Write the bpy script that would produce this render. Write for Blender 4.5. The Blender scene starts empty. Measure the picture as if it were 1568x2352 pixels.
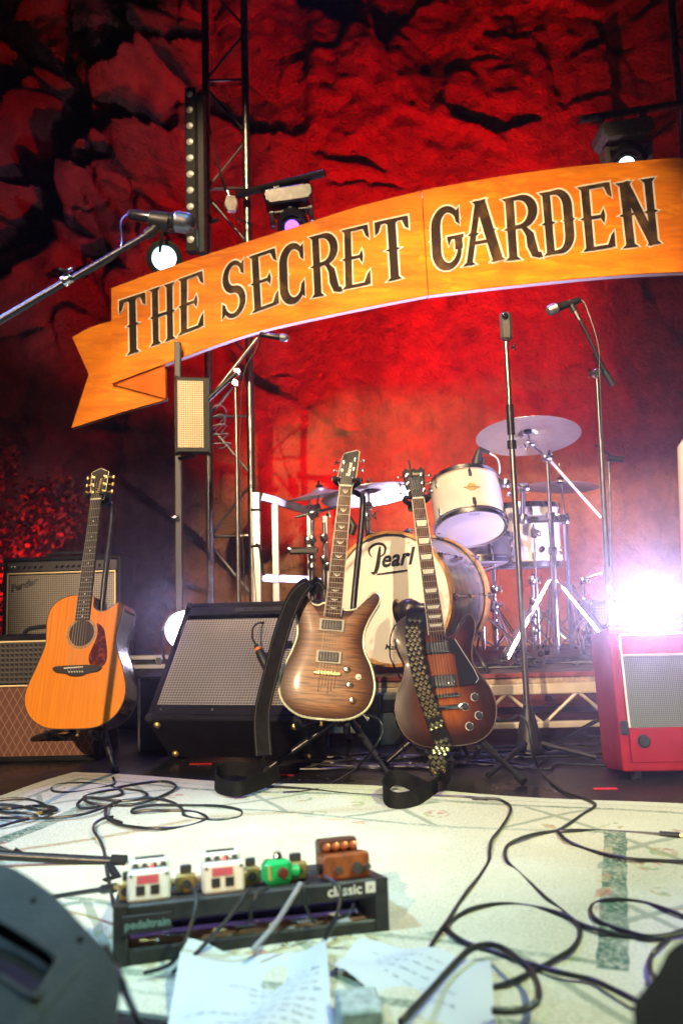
import bpy, math, random
import numpy as np
from mathutils import Vector, Matrix, Euler
random.seed(7); RNG = np.random.default_rng(5)
SC = bpy.context.scene; COL = SC.collection
RAD = math.radians

# ------------------------------------------------------------------ camera
FPX, WPX, HPX, CAMZ = 1829.0, 1568.0, 2352.0, 0.60
_p, _r = RAD(6.3), RAD(1.6)
FW = Vector((0, math.cos(_p), math.sin(_p))); _up = Vector((0, -math.sin(_p), math.cos(_p))); _rt = Vector((1, 0, 0))
CR = _rt * math.cos(_r) - _up * math.sin(_r); CU = _up * math.cos(_r) + _rt * math.sin(_r)
CPOS = Vector((0, 0, CAMZ))
cd = bpy.data.cameras.new('camera'); cam = bpy.data.objects.new('camera', cd); COL.objects.link(cam)
cd.sensor_fit = 'VERTICAL'; cd.sensor_height = 36; cd.lens = 36 * FPX / HPX; cd.clip_start = .05; cd.clip_end = 600
cam.matrix_world = Matrix(((CR.x, CU.x, -FW.x, CPOS.x), (CR.y, CU.y, -FW.y, CPOS.y), (CR.z, CU.z, -FW.z, CPOS.z), (0, 0, 0, 1)))
cd.dof.use_dof = True; cd.dof.focus_distance = 2.95; cd.dof.aperture_fstop = 2.6
SC.camera = cam
def ray(x, y): return FW * FPX + CR * (x - WPX / 2) - CU * (y - HPX / 2)
def P(x, y, Y): d = ray(x, y); return CPOS + d * (Y / d.y)          # photo pixel -> point at depth Y
def G(x, y, z=0.0): d = ray(x, y); return CPOS + d * ((z - CAMZ) / d.z)   # photo pixel -> point on level z

# ------------------------------------------------------------------ night sky, stage lamps, exposure
w = bpy.data.worlds.new('World'); SC.world = w; w.use_nodes = True
nt = w.node_tree; bg = nt.nodes['Background']
sky = nt.nodes.new('ShaderNodeTexSky'); sky.sky_type = 'NISHITA'; sky.sun_disc = False
sky.sun_elevation = RAD(-4); sky.sun_rotation = RAD(200)
nt.links.new(sky.outputs[0], bg.inputs[0]); bg.inputs[1].default_value = 0.03
SC.view_settings.view_transform = 'Standard'; SC.view_settings.look = 'None'
SC.view_settings.exposure = 0; SC.view_settings.gamma = 1
SC.render.engine = 'CYCLES'; SC.cycles.use_denoising = True
SC.cycles.max_bounces = 6; SC.cycles.diffuse_bounces = 2; SC.cycles.glossy_bounces = 3; SC.cycles.sample_clamp_indirect = 4
SC.cycles.volume_bounces = 0

def spot(name, loc, target, power, color, angle, blend=.5, size=.06):
    l = bpy.data.lights.new(name, 'SPOT'); l.energy = power; l.color = color; l.spot_size = RAD(angle); l.spot_blend = blend
    l.shadow_soft_size = size
    o = bpy.data.objects.new(name, l); COL.objects.link(o); o.location = loc
    o.rotation_euler = (Vector(target) - Vector(loc)).to_track_quat('-Z', 'Y').to_euler(); return o
spot('front_lamp', (-2.7, -4.8, 4.2), (.04, 3.25, 1.12), 4000, (1, .72, .42), 25.5, .3, .04)
spot('front_lamp_two', (-1.5, -4.8, 9.2), (.38, 4.6, 1.8), 6600, (1, .70, .38), 21, .3, .05)
spot('front_lamp_three', (-2.0, -4.8, 4.7), (2.0, 7.5, 1.15), 5600, (1, .62, .34), 14, .6, .04)
spot('front_side_lamp', (.9, -.6, 5.4), (-.1, 1.4, .2), 300, (.28, .68, 1), 46, .7)
spot('rug_lamp_green', (3.3, .2, 5.4), (.55, 1.55, 0), 1900, (.84, 1, .54), 25, .6)
spot('rug_lamp_blue', (-3.4, .6, 5.2), (-.75, 1.7, 0), 2100, (.42, .76, 1), 21, .7)
spot('violet_back_lamp', (-.2, 5.4, 6.2), (.1, 3.0, .9), 700, (.30, .22, 1), 34, .7)
spot('violet_side_lamp', (1.95, 3.5, .35), (.8, 4.1, 1.1), 260, (.62, .50, 1), 64, .7)
spot('violet_left_lamp', (-2.9, 3.0, 3.3), (-.55, 1.9, 1.5), 4200, (.22, .20, 1), 15, 1)
spot('banner_up_lamp', (.4, 5.25, .45), (.3, 4.5, 2.4), 300, (.72, .60, 1), 90, .8)
spot('red_lamp_middle', (.1, 5.6, .4), (.15, 7.5, 2.6), 900, (1, .0005, .002), 76, 1)
spot('red_lamp_low', (1.6, 5.7, .35), (1.5, 7.6, 1.9), 260, (1, .01, .01), 110, 1)
spot('red_lamp_right', (2.2, 5.0, .4), (2.4, 7.9, 5.7), 1350, (1, .001, .001), 68, 1)
spot('red_lamp_top', (.4, 4.6, .6), (.8, 7.9, 5.9), 1200, (1, .001, .001), 62, 1)
spot('red_lamp_left', (-.6, 5.2, .5), (-2.2, 7.2, 4.4), 420, (1, .004, .002), 42, 1)
spot('red_lamp_shrub', (-2.0, 5.55, .35), (-2.75, 6.1, 1.2), 110, (1, .01, .006), 90, .9)

# ------------------------------------------------------------------ materials
MATS = {}
def mat(name, col, rough=.5, metal=0, var=.0, vscale=20., bump=0., bscale=60., emit=None, estr=0, coat=0, col2=None, spec=.5, alpha=None):
    if name in MATS: return MATS[name]
    m = bpy.data.materials.new(name); m.use_nodes = True; t = m.node_tree; b = t.nodes['Principled BSDF']
    b.inputs['Base Color'].default_value = (*col, 1); b.inputs['Roughness'].default_value = rough; b.inputs['Metallic'].default_value = metal
    b.inputs['Specular IOR Level'].default_value = spec
    if coat: b.inputs['Coat Weight'].default_value = coat; b.inputs['Coat Roughness'].default_value = .06
    if emit: b.inputs['Emission Color'].default_value = (*emit, 1); b.inputs['Emission Strength'].default_value = estr
    if var or bump:
        at = t.nodes.new('ShaderNodeAttribute'); at.attribute_name = 'lc'
        n = t.nodes.new('ShaderNodeTexNoise'); n.inputs['Scale'].default_value = vscale; n.inputs['Detail'].default_value = 5
        t.links.new(at.outputs['Vector'], n.inputs['Vector'])
        if var:
            mx = t.nodes.new('ShaderNodeMix'); mx.data_type = 'RGBA'
            c2 = col2 or tuple(max(0, c * (1 - var)) for c in col); c1 = col if col2 else tuple(min(1, c * (1 + var)) for c in col)
            mx.inputs[6].default_value = (*c1, 1); mx.inputs[7].default_value = (*c2, 1)
            rp = t.nodes.new('ShaderNodeMapRange'); rp.inputs[1].default_value = .35; rp.inputs[2].default_value = .65
            t.links.new(n.outputs[0], rp.inputs[0]); t.links.new(rp.outputs[0], mx.inputs[0]); t.links.new(mx.outputs[2], b.inputs['Base Color'])
            r2 = t.nodes.new('ShaderNodeMapRange'); r2.inputs[3].default_value = max(.03, rough - .1); r2.inputs[4].default_value = min(1, rough + .12)
            t.links.new(n.outputs[0], r2.inputs[0]); t.links.new(r2.outputs[0], b.inputs['Roughness'])
        if bump:
            n2 = t.nodes.new('ShaderNodeTexNoise'); n2.inputs['Scale'].default_value = bscale; n2.inputs['Detail'].default_value = 6
            t.links.new(at.outputs['Vector'], n2.inputs['Vector'])
            bp = t.nodes.new('ShaderNodeBump'); bp.inputs['Strength'].default_value = bump; bp.inputs['Distance'].default_value = .01
            t.links.new(n2.outputs[0], bp.inputs['Height']); t.links.new(bp.outputs[0], b.inputs['Normal'])
    MATS[name] = m; return m
class NT:      # small node-graph helper for the richer materials
    def __init__(s, name, rough=.5, **k):
        s.m = bpy.data.materials.new(name); s.m.use_nodes = True; s.t = s.m.node_tree; s.b = s.t.nodes['Principled BSDF']; s.b.inputs['Roughness'].default_value = rough
        MATS[name] = s.m
        s.at = s.n('ShaderNodeAttribute'); s.at.attribute_name = 'lc'; s.v = s.at.outputs['Vector']
    def n(s, ty, **k):
        x = s.t.nodes.new(ty)
        for a, v in k.items(): setattr(x, a, v)
        return x
    def l(s, a, b): s.t.links.new(a, b)
    def sep(s, v=None):
        x = s.n('ShaderNodeSeparateXYZ'); s.l(v or s.v, x.inputs[0]); return x.outputs
    def math(s, op, a, b=0., c=None):
        x = s.n('ShaderNodeMath', operation=op)
        for i, q in enumerate((a, b) if c is None else (a, b, c)):
            if isinstance(q, (int, float)): x.inputs[i].default_value = q
            else: s.l(q, x.inputs[i])
        return x.outputs[0]
    def noise(s, scale, detail=5, v=None, rough=.5):
        x = s.n('ShaderNodeTexNoise'); x.inputs['Scale'].default_value = scale; x.inputs['Detail'].default_value = detail; x.inputs['Roughness'].default_value = rough
        s.l(v or s.v, x.inputs['Vector']); return x.outputs[0]
    def mapv(s, sc, v=None):
        x = s.n('ShaderNodeMapping'); x.inputs['Scale'].default_value = sc; s.l(v or s.v, x.inputs[0]); return x.outputs[0]
    def rng(s, a, lo, hi, o0=0., o1=1.):
        x = s.n('ShaderNodeMapRange'); x.inputs[1].default_value = lo; x.inputs[2].default_value = hi; x.inputs[3].default_value = o0; x.inputs[4].default_value = o1
        s.l(a, x.inputs[0]); return x.outputs[0]
    def mix(s, f, a, b):
        x = s.n('ShaderNodeMix', data_type='RGBA')
        for i, q in ((0, f), (6, a), (7, b)):
            if isinstance(q, (int, float)): x.inputs[i].default_value = q
            elif isinstance(q, tuple): x.inputs[i].default_value = (*q, 1)
            else: s.l(q, x.inputs[i])
        return x.outputs[2]
    def ramp(s, f, stops):
        x = s.n('ShaderNodeValToRGB'); e = x.color_ramp.elements
        while len(e) < len(stops): e.new(.5)
        for k, (p, c) in enumerate(stops): e[k].position = p; e[k].color = (*c, 1)
        s.l(f, x.inputs[0]); return x.outputs[0]
    def col(s, c): s.l(c, s.b.inputs['Base Color'])
    def bump(s, h, st=.5, d=.01):
        x = s.n('ShaderNodeBump'); x.inputs['Strength'].default_value = st; x.inputs['Distance'].default_value = d; s.l(h, x.inputs['Height']); s.l(x.outputs[0], s.b.inputs['Normal'])
    def set(s, **k):
        for a, v in k.items(): s.b.inputs[a.replace('_', ' ')].default_value = v
        return s

BLK = mat('black_plastic', (.018, .018, .02), .45, var=.3, vscale=30)
BMET = mat('black_metal', (.02, .02, .022), .32, .3, var=.3, vscale=40)
TOLEX = mat('black_tolex', (.010, .010, .012), .6, spec=.16, bump=.5, bscale=420, var=.25, vscale=12)
RUBBER = mat('black_rubber', (.014, .014, .015), .7, spec=.15)
CHROME = mat('chrome', (.86, .86, .88), .2, 1, var=.06, vscale=25)
ALU = mat('aluminium', (.72, .72, .74), .34, 1, var=.1, vscale=18)
STEEL = mat('dark_steel', (.30, .29, .28), .36, 1, var=.2, vscale=22)
GOLD = mat('gold', (.85, .60, .22), .3, .7)
PICK = mat('nickel', (.72, .70, .64), .18, 1)
WHITEP = mat('white_paint', (.8, .79, .78), .45, var=.05, vscale=14)
CREAM = mat('cream_inlay', (.72, .68, .55), .35)
LEATHER = mat('black_leather', (.010, .009, .009), .65, spec=.10, bump=.35, bscale=200, var=.3, vscale=30)
CABLE = mat('cable_rubber', (.014, .016, .017), .38)
ROSE = mat('rosewood', (.075, .032, .018), .75, var=.45, vscale=60, spec=.15)
EBONY = mat('ebony', (.02, .017, .015), .55, spec=.25)
MAHOG = mat('dark_mahogany', (.035, .012, .009), .18, var=.3, vscale=20, coat=.6)
BIND = mat('binding', (.75, .68, .5), .4)
REDTAPE = mat('red_tape', (.65, .02, .03), .5)
WOODE = mat('plywood_edge', (.42, .31, .2), .6, var=.3, vscale=40)

def m_floor():
    q = NT('stage_black', .3); n = q.noise(3.0, 6); n2 = q.noise(60, 4)
    q.col(q.mix(q.rng(n2, .58, .72), q.mix(q.rng(n, .3, .7), (.007, .0065, .007), (.016, .014, .013)), (.06, .055, .05)))
    q.l(q.rng(n, .3, .7, .22, .5), q.b.inputs['Roughness']); q.bump(n2, .15, .004); return q.m
def m_rock():
    q = NT('cliff_rock', .85); n = q.noise(.9, 8); f = q.noise(7, 8, rough=.65)
    v = q.mapv((1.4, 1.4, .28)); st = q.noise(1.6, 6, v)
    c = q.mix(q.rng(n, .3, .7), (.58, .29, .16), (.42, .20, .12)); c = q.mix(q.rng(f, .42, .8), c, (.26, .125, .08)); c = q.mix(q.rng(st, .52, .72, 0, .65), c, (.12, .08, .07)); c = q.mix(q.rng(q.noise(14, 8, q.mapv((1, 1, .35)), .7), .60, .72, 0, .6), c, (.08, .055, .05))
    q.col(c); q.bump(q.math('ADD', f, q.math('ADD', q.noise(28, 8, None, .65), q.noise(90, 4))), 1., .05); return q.m
def m_grille(name, c1, c2, scale=330.):
    q = NT(name, .55); o = q.sep(); a = q.math('SINE', q.math('MULTIPLY', o[0], scale)); b = q.math('SINE', q.math('MULTIPLY', o[1], scale))
    p = q.math('MULTIPLY', a, b); k = q.math('MAXIMUM', a, b)
    q.col(q.mix(q.rng(k, .1, .9), c2, q.mix(q.rng(q.noise(5), .3, .7), c1, tuple(x * .8 for x in c1)))); q.bump(k, .5, .002); q.set(Metallic=.15); return q.m
def m_vox():
    q = NT('brown_diamond_grille', .7); o = q.sep(); s = q.math('ADD', q.math('MULTIPLY', o[0], 1.75), o[1]); d = q.math('SUBTRACT', q.math('MULTIPLY', o[0], 1.75), o[1])
    a = q.math('ABSOLUTE', q.math('SINE', q.math('MULTIPLY', s, 55.))); b = q.math('ABSOLUTE', q.math('SINE', q.math('MULTIPLY', d, 55.)))
    q.col(q.mix(q.rng(q.math('MINIMUM', a, b), .05, .2), (.30, .17, .10), (.13, .045, .028))); return q.m
def m_spruce():
    q = NT('spruce_top', .28); v = q.mapv((90, 2.2, 1)); n = q.noise(1.6, 4, v); n2 = q.noise(5, 3)
    q.col(q.mix(q.rng(n, .35, .7), q.mix(n2, (.82, .27, .014), (.72, .22, .012)), (.62, .175, .010))); q.set(Coat_Weight=.2, Coat_Roughness=.15); q.b.inputs['Specular IOR Level'].default_value = .25; return q.m
def m_burst(name, stops, flame):
    q = NT(name, .38); q.b.inputs['Specular IOR Level'].default_value = .3; bu = q.n('ShaderNodeAttribute'); bu.attribute_name = 'burst'
    wv = q.noise(1., 5, q.mapv((9, 120, 1)), .6); bl = q.noise(9, 4)
    f = q.math('ADD', bu.outputs['Fac'], q.math('MULTIPLY', q.math('SUBTRACT', bl, .5), .25))
    c = q.ramp(f, stops)
    if flame: c = q.mix(q.math('MULTIPLY', q.rng(wv, .42, .62), q.math('MULTIPLY', q.rng(bl, .3, .6, .5, 1), .9)), c, (.05, .016, .006))
    else: c = q.mix(q.math('MULTIPLY', q.rng(q.noise(3, 5, q.mapv((20, 3, 1))), .4, .7), .5), c, (.06, .012, .004))
    q.col(c); q.set(Coat_Weight=.08, Coat_Roughness=.12); return q.m
def m_tortoise():
    q = NT('tortoise_guard', .2); n = q.noise(55, 3); q.col(q.ramp(n, [(.0, (.01, .003, .003)), (.5, (.06, .006, .004)), (.68, (.22, .03, .008))])); return q.m
def m_banner():
    q = NT('banner_orange', .55); n = q.noise(2.2, 6); s = q.noise(3.0, 6, q.mapv((.7, 1, 4.5)), .7); s2 = q.noise(9, 5, q.mapv((.8, 1, 3)))
    c = q.mix(q.rng(s, .42, .62), (.86, .245, .003), (.64, .15, .002)); c = q.mix(q.rng(s2, .56, .66, 0, .8), c, (.92, .30, .006)); c = q.mix(q.rng(n, .5, .75, 0, .7), c, (.44, .08, .002)); c = q.mix(q.rng(q.noise(30, 6, None, .7), .62, .72, 0, .5), c, (.30, .06, .004)); q.col(c); q.b.inputs['Specular IOR Level'].default_value = .15; return q.m
def m_letter():
    q = NT('letter_black', .8); q.b.inputs['Specular IOR Level'].default_value = .1; q.col(q.mix(q.rng(q.noise(9, 6), .5, .75), (.03, .02, .015), (.13, .075, .03))); return q.m
def m_wrap():
    q = NT('drum_pearl_wrap', .18); n = q.noise(7, 5, q.mapv((1, 1, 1))); q.col(q.mix(q.rng(n, .3, .7), (.72, .68, .6), (.60, .56, .5))); q.set(Coat_Weight=.5); return q.m
def m_silverwrap():
    q = NT('drum_grey_wrap', .22); n = q.noise(4, 6, q.mapv((3, 3, 10)), .7); q.col(q.mix(q.rng(n, .35, .7), (.33, .34, .36), (.13, .135, .15))); q.set(Coat_Weight=.6, Metallic=.3); return q.m
def m_cymbal():
    q = NT('cymbal_bronze', .3); o = q.sep(); r = q.math('SQRT', q.math('ADD', q.math('MULTIPLY', o[0], o[0]), q.math('MULTIPLY', o[1], o[1])))
    g = q.math('SINE', q.math('MULTIPLY', r, 900.)); n = q.noise(22, 4)
    q.col(q.mix(n, (.80, .76, .72), (.62, .57, .5))); q.set(Metallic=.85); q.bump(q.math('ADD', q.math('MULTIPLY', g, .3), q.noise(60, 2)), .25, .002); return q.m
def m_rug():
    # u along the rug (0..2.2), w across (0..1.4); the drawing is woven into the pile
    q = NT('rug_pile', .95); o = q.sep(); wob = q.noise(26, 3); u = q.math('ADD', o[0], q.math('MULTIPLY', q.math('SUBTRACT', wob, .5), .012)); v = q.math('ADD', o[1], q.math('MULTIPLY', q.math('SUBTRACT', q.noise(21, 3), .5), .012))
    du = q.math('SUBTRACT', 1.1, q.math('ABSOLUTE', q.math('SUBTRACT', u, 1.1))); dv = q.math('SUBTRACT', .7, q.math('ABSOLUTE', q.math('SUBTRACT', v, .7)))
    e = q.math('MINIMUM', du, dv)                                  # distance from the rug's edge
    fine = q.noise(190, 3); wear = q.noise(5, 6); mid = q.noise(38, 4)
    c = q.mix(q.rng(fine, .35, .7), (.60, .56, .44), (.42, .39, .29)); c = q.mix(q.rng(wear, .45, .75, 0, .5), c, (.66, .64, .55)); c = q.mix(q.rng(q.noise(70, 4), .62, .75, 0, .5), c, (.30, .29, .22))
    def band(x, a, b): return q.math('MULTIPLY', q.math('GREATER_THAN', x, a), q.math('LESS_THAN', x, b))
    brk = q.math('MULTIPLY', q.rng(q.noise(110, 4, None, .7), .36, .54, .25, 1), q.rng(q.noise(7, 3), .3, .55, .45, 1))
    wide = q.math('MULTIPLY', band(du, .325, .375), q.math('GREATER_THAN', dv, .325))
    lines = q.math('MAXIMUM', q.math('MULTIPLY', band(e, .335, .352), .7), q.math('MAXIMUM', q.math('MULTIPLY', band(e, .10, .122), .75), q.math('MULTIPLY', band(e, .05, .06), .35)))
    c = q.mix(q.math('MULTIPLY', q.math('MAXIMUM', wide, lines), brk), c, (.03, .10, .065))
    # lattice of diagonals and small motifs in the border
    bd = band(e, .125, .335); s = q.math('ADD', u, v); d = q.math('SUBTRACT', u, v)
    dg = q.math('MAXIMUM', q.math('GREATER_THAN', q.math('ABSOLUTE', q.math('SINE', q.math('MULTIPLY', s, 7.4))), .996), q.math('GREATER_THAN', q.math('ABSOLUTE', q.math('SINE', q.math('MULTIPLY', d, 7.4))), .996))
    c = q.mix(q.math('MULTIPLY', q.math('MULTIPLY', dg, bd), .55), c, (.10, .15, .10))
    vo = q.n('ShaderNodeTexVoronoi'); vo.inputs['Scale'].default_value = 8.5; q.l(q.v, vo.inputs['Vector']); near = q.math('LESS_THAN', vo.outputs['Distance'], .30)
    mot = q.math('MULTIPLY', q.math('MULTIPLY', near, bd), q.rng(mid, .46, .54))
    c = q.mix(q.math('MULTIPLY', mot, .65), c, q.ramp(q.noise(16, 2), [(.35, (.06, .17, .12)), (.5, (.33, .33, .12)), (.62, (.35, .06, .04))]))
    bl = q.math('MULTIPLY', band(q.math('FRACT', q.math('MULTIPLY', q.math('ADD', u, v), 11.)), .2, .75), band(e, .355, .385))
    c = q.mix(q.math('MULTIPLY', q.math('MULTIPLY', bl, brk), q.rng(q.noise(3), .5, .56)), c, q.ramp(q.noise(9, 1), [(.42, (.05, .15, .11)), (.5, (.42, .07, .05)), (.6, (.5, .38, .2))]))
    q.col(c); q.bump(q.math('ADD', fine, mid), .6, .006); return q.m
FLOOR, ROCK, RUG = m_floor(), m_rock(), m_rug()
GR_SILVER = m_grille('silver_grille', (.36, .33, .28), (.07, .065, .065), 560.); GR_TAN = m_grille('tan_led_grid', (.92, .80, .58), (.30, .20, .10), 520.); GR_DARK = m_grille('dark_grille', (.06, .05, .045), (.015, .014, .014)); GR_TEAL = m_grille('pale_grille', (.26, .30, .29), (.09, .11, .11), 980.); VOXG = m_vox()
SPRUCE, TORT, BANNER, LETTER, WRAP, SILV, CYM = m_spruce(), m_tortoise(), m_banner(), m_letter(), m_wrap(), m_silverwrap(), m_cymbal()
FLAME = m_burst('flame_maple_burst', [(0, (.045, .018, .012)), (.2, (.12, .046, .020)), (.45, (.32, .13, .045)), (.9, (.42, .19, .07))], True)
SUNB = m_burst('sunburst', [(0, (.010, .004, .003)), (.30, (.030, .007, .004)), (.55, (.11, .02, .005)), (.9, (.36, .085, .008))], False)
HEAD = mat('drum_head', (.82, .78, .72), .5, var=.03, vscale=8)
HOOPW = mat('maple_hoop', (.62, .34, .12), .3, var=.2, vscale=30, coat=.4)
REDT = mat('red_tolex', (.36, .006, .018), .6, spec=.2, bump=.4, bscale=380, var=.12, vscale=10)
LENS_W = mat('lamp_glow_white', (1, 1, 1), .3, emit=(.80, .74, 1), estr=30)
LENS_B = mat('lamp_glow_blue', (.8, .9, 1), .3, emit=(.45, .85, 1), estr=6)
LENS_V = mat('lamp_glow_violet', (.6, .4, 1), .3, emit=(.10, .02, 1), estr=7)
LEDL = mat('led_lens', (.7, .7, .72), .35, .2, var=.4, vscale=300)
LEDRED = mat('led_red', (1, .05, .05), .3, emit=(1, .05, .04), estr=6)

# ------------------------------------------------------------------ mesh builder
ORG = {}
def I4(): return Matrix.Identity(4)
def frame(o, x, y, z): return Matrix(((x.x, y.x, z.x, o.x), (x.y, y.y, z.y, o.y), (x.z, y.z, z.z, o.z), (0, 0, 0, 1)))
def TR(loc, rot=(0, 0, 0)): return Matrix.Translation(loc) @ Euler([RAD(a) for a in rot]).to_matrix().to_4x4()
def zalign(o, d, x=None):
    z = Vector(d).normalized(); x = Vector(x) if x else Vector((0, 0, 1)) if abs(z.z) < .9 else Vector((1, 0, 0))
    y = z.cross(x).normalized(); return frame(Vector(o), y.cross(z), y, z)
def crom(pts, n=8, closed=False):
    pts = [Vector(p) for p in pts]; N = len(pts); out = []
    for i in range(N if closed else N - 1):
        g = lambda k: pts[k % N] if closed else pts[max(0, min(N - 1, k))]
        a, b, c, d = g(i - 1), g(i), g(i + 1), g(i + 2)
        for k in range(n):
            t = k / n; out.append(.5 * ((2 * b) + (c - a) * t + (2 * a - 5 * b + 4 * c - d) * t * t + (3 * b - a - 3 * c + d) * t ** 3))
    if not closed: out.append(pts[-1])
    return out
class MB:
    def __init__(s, m=None): s.V = []; s.L = []; s.Fc = []; s.m = m or I4(); s.burst = None
    def add(s, vs, fs, m=None):
        b = len(s.V); M_ = s.m @ m if m is not None else s.m
        for v in vs:
            v = Vector(v); s.L.append(v if m is None else m @ v); s.V.append(M_ @ v)
        s.Fc += [tuple(b + i for i in f) for f in fs]; return s
    def box(s, c, d, b=.0, m=None):
        x, y, z = (k / 2 for k in d); c = Vector(c)
        if b <= 0:
            vs = [c + Vector((i * x, j * y, k * z)) for k in (-1, 1) for j in (-1, 1) for i in (-1, 1)]
            return s.add(vs, [(0, 2, 3, 1), (4, 5, 7, 6), (0, 1, 5, 4), (2, 6, 7, 3), (0, 4, 6, 2), (1, 3, 7, 5)], m)
        b = min(b, x * .9, y * .9, z * .9); vs = []; ix = {}
        for i in (-1, 1):
            for j in (-1, 1):
                for k in (-1, 1):
                    for a in range(3):
                        p = [i * x, j * y, k * z]
                        for q in range(3):
                            if q != a: p[q] -= (i, j, k)[q] * b
                        ix[i, j, k, a] = len(vs); vs.append(c + Vector(p))
        fs = []
        for a in range(3):
            for sg in (-1, 1):
                u, v = [q for q in range(3) if q != a]; f = []
                for su, sv in ((-1, -1), (1, -1), (1, 1), (-1, 1)):
                    t = [0, 0, 0]; t[a] = sg; t[u] = su; t[v] = sv; f.append(ix[(*t, a)])
                if (sg > 0) == (a == 1): f = f[::-1]
                fs.append(tuple(f))
        for a in range(3):
            u, v = [q for q in range(3) if q != a]
            for su in (-1, 1):
                for sv in (-1, 1):
                    t0 = [0] * 3; t0[a] = -1; t0[u] = su; t0[v] = sv; t1 = list(t0); t1[a] = 1
                    fs.append((ix[(*t0, u)], ix[(*t1, u)], ix[(*t1, v)], ix[(*t0, v)]))
        for i in (-1, 1):
            for j in (-1, 1):
                for k in (-1, 1): fs.append(tuple(ix[i, j, k, a] for a in range(3)))
        return s.add(vs, fs, m)
    def tube(s, pts, r, n=8, closed=False, m=None):
        pts = [Vector(p) for p in pts]; N = len(pts); R = r if isinstance(r, (list, tuple)) else [r] * N; vs = []; fs = []
        T = [(pts[(i + 1) % N] - pts[i - 1]) if closed else (pts[min(i + 1, N - 1)] - pts[max(i - 1, 0)]) for i in range(N)]
        t = T[0].normalized(); x = t.orthogonal().normalized()
        for i in range(N):
            t = T[i].normalized(); x = (x - t * x.dot(t)); x = x.normalized() if x.length > 1e-6 else t.orthogonal().normalized(); y = t.cross(x)
            for k in range(n): a = 2 * math.pi * k / n; vs.append(pts[i] + (x * math.cos(a) + y * math.sin(a)) * R[i])
        for i in range(N if closed else N - 1):
            j = (i + 1) % N
            for k in range(n): l = (k + 1) % n; fs.append((i * n + k, i * n + l, j * n + l, j * n + k))
        if not closed: fs += [tuple(range(n))[::-1], tuple((N - 1) * n + k for k in range(n))]
        return s.add(vs, fs, m)
    def cyl(s, a, b, r, n=12, m=None): return s.tube([a, b], r, n, m=m)
    def lathe(s, prof, n=24, m=None, closed=False):
        vs = []; fs = []; N = len(prof)
        for r, z in prof:
            for k in range(n): a = 2 * math.pi * k / n; vs.append((r * math.cos(a), r * math.sin(a), z))
        for i in range(N - 1 if not closed else N):
            j = (i + 1) % N
            for k in range(n): l = (k + 1) % n; fs.append((i * n + k, i * n + l, j * n + l, j * n + k))
        if not closed:
            if prof[0][0] > 1e-5: fs.append(tuple(range(n))[::-1])
            if prof[-1][0] > 1e-5: fs.append(tuple((N - 1) * n + k for k in range(n)))
        return s.add(vs, fs, m)
    def ball(s, c, r, n=14, k=8, sc=(1, 1, 1), m=None):
        pr = [(max(1e-6, math.sin(math.pi * i / k)) * r, -math.cos(math.pi * i / k) * r) for i in range(k + 1)]
        q = Matrix.Translation(c) @ Matrix.Diagonal((*sc, 1)); return s.lathe(pr, n, (m @ q) if m is not None else q)
    def prism(s, out, z0, z1, bev=0., m=None, back=True):
        out = [Vector((p[0], p[1])) for p in out]; N = len(out)
        A = sum(out[i].x * out[(i + 1) % N].y - out[(i + 1) % N].x * out[i].y for i in range(N))
        if A < 0: out = out[::-1]
        def inset(b):
            o = []
            for i in range(N):
                t = (out[(i + 1) % N] - out[i - 1]); t = t.normalized() if t.length > 1e-9 else Vector((1, 0)); o.append(out[i] + Vector((-t.y, t.x)) * b)
            return o
        rings = [(out, z0)] if not bev else [(inset(bev), z0), (out, z0 + bev)]
        rings += [(out, z1)] if not bev else [(out, z1 - bev), (inset(bev), z1)]
        vs = [(p.x, p.y, z) for o, z in rings for p in o]; fs = []
        for i in range(len(rings) - 1):
            for k in range(N): l = (k + 1) % N; fs.append((i * N + k, i * N + l, (i + 1) * N + l, (i + 1) * N + k))
        fs.append(tuple(range(N))[::-1]); fs.append(tuple((len(rings) - 1) * N + k for k in range(N)))
        return s.add(vs, fs, m)
    def ribbon(s, pts, wid, th=.003, side=(0, 0, 1), m=None):       # flat strap following pts, wide along side
        pts = [Vector(p) for p in pts]; vs = []; fs = []; N = len(pts); sd = Vector(side)
        for i in range(N):
            t = (pts[min(i + 1, N - 1)] - pts[max(i - 1, 0)]).normalized(); a = sd if not isinstance(side, list) else Vector(side[i]); a = (a - t * a.dot(t)).normalized(); nn = t.cross(a)
            ww = wid[i] if isinstance(wid, list) else wid
            for q, e in ((-1, -1), (1, -1), (1, 1), (-1, 1)): vs.append(pts[i] + a * (q * ww / 2) + nn * (e * th / 2))
        for i in range(N - 1):
            for k in range(4): l = (k + 1) % 4; fs.append((i * 4 + k, i * 4 + l, i * 4 + 4 + l, i * 4 + 4 + k))
        fs += [(3, 2, 1, 0), tuple((N - 1) * 4 + k for k in range(4))]
        return s.add(vs, fs, m)
    def mesh(s, name, mt, o=Vector((0, 0, 0)), smooth=38):
        me = bpy.data.meshes.new(name); me.from_pydata([v - o for v in s.V], [], s.Fc); me.update()
        at = me.attributes.new('lc', 'FLOAT_VECTOR', 'POINT'); at.data.foreach_set('vector', np.array([c for v in s.L for c in v], dtype=np.float32))
        if s.burst is not None:
            a2 = me.attributes.new('burst', 'FLOAT', 'POINT'); a2.data.foreach_set('value', np.array(s.burst, dtype=np.float32))
        if smooth:
            me.shade_smooth(); me.set_sharp_from_angle(angle=RAD(smooth))
        me.materials.append(mt); return me
    def build(s, name, mt, parent=None, smooth=38, o=None):
        o = o if o is not None else (ORG[parent] if parent else Vector((0, 0, 0)))
        ob = bpy.data.objects.new(name, s.mesh(name, mt, o, smooth)); COL.objects.link(ob); ORG[ob] = o
        if parent: ob.parent = parent
        else: ob.location = o
        return ob
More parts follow.
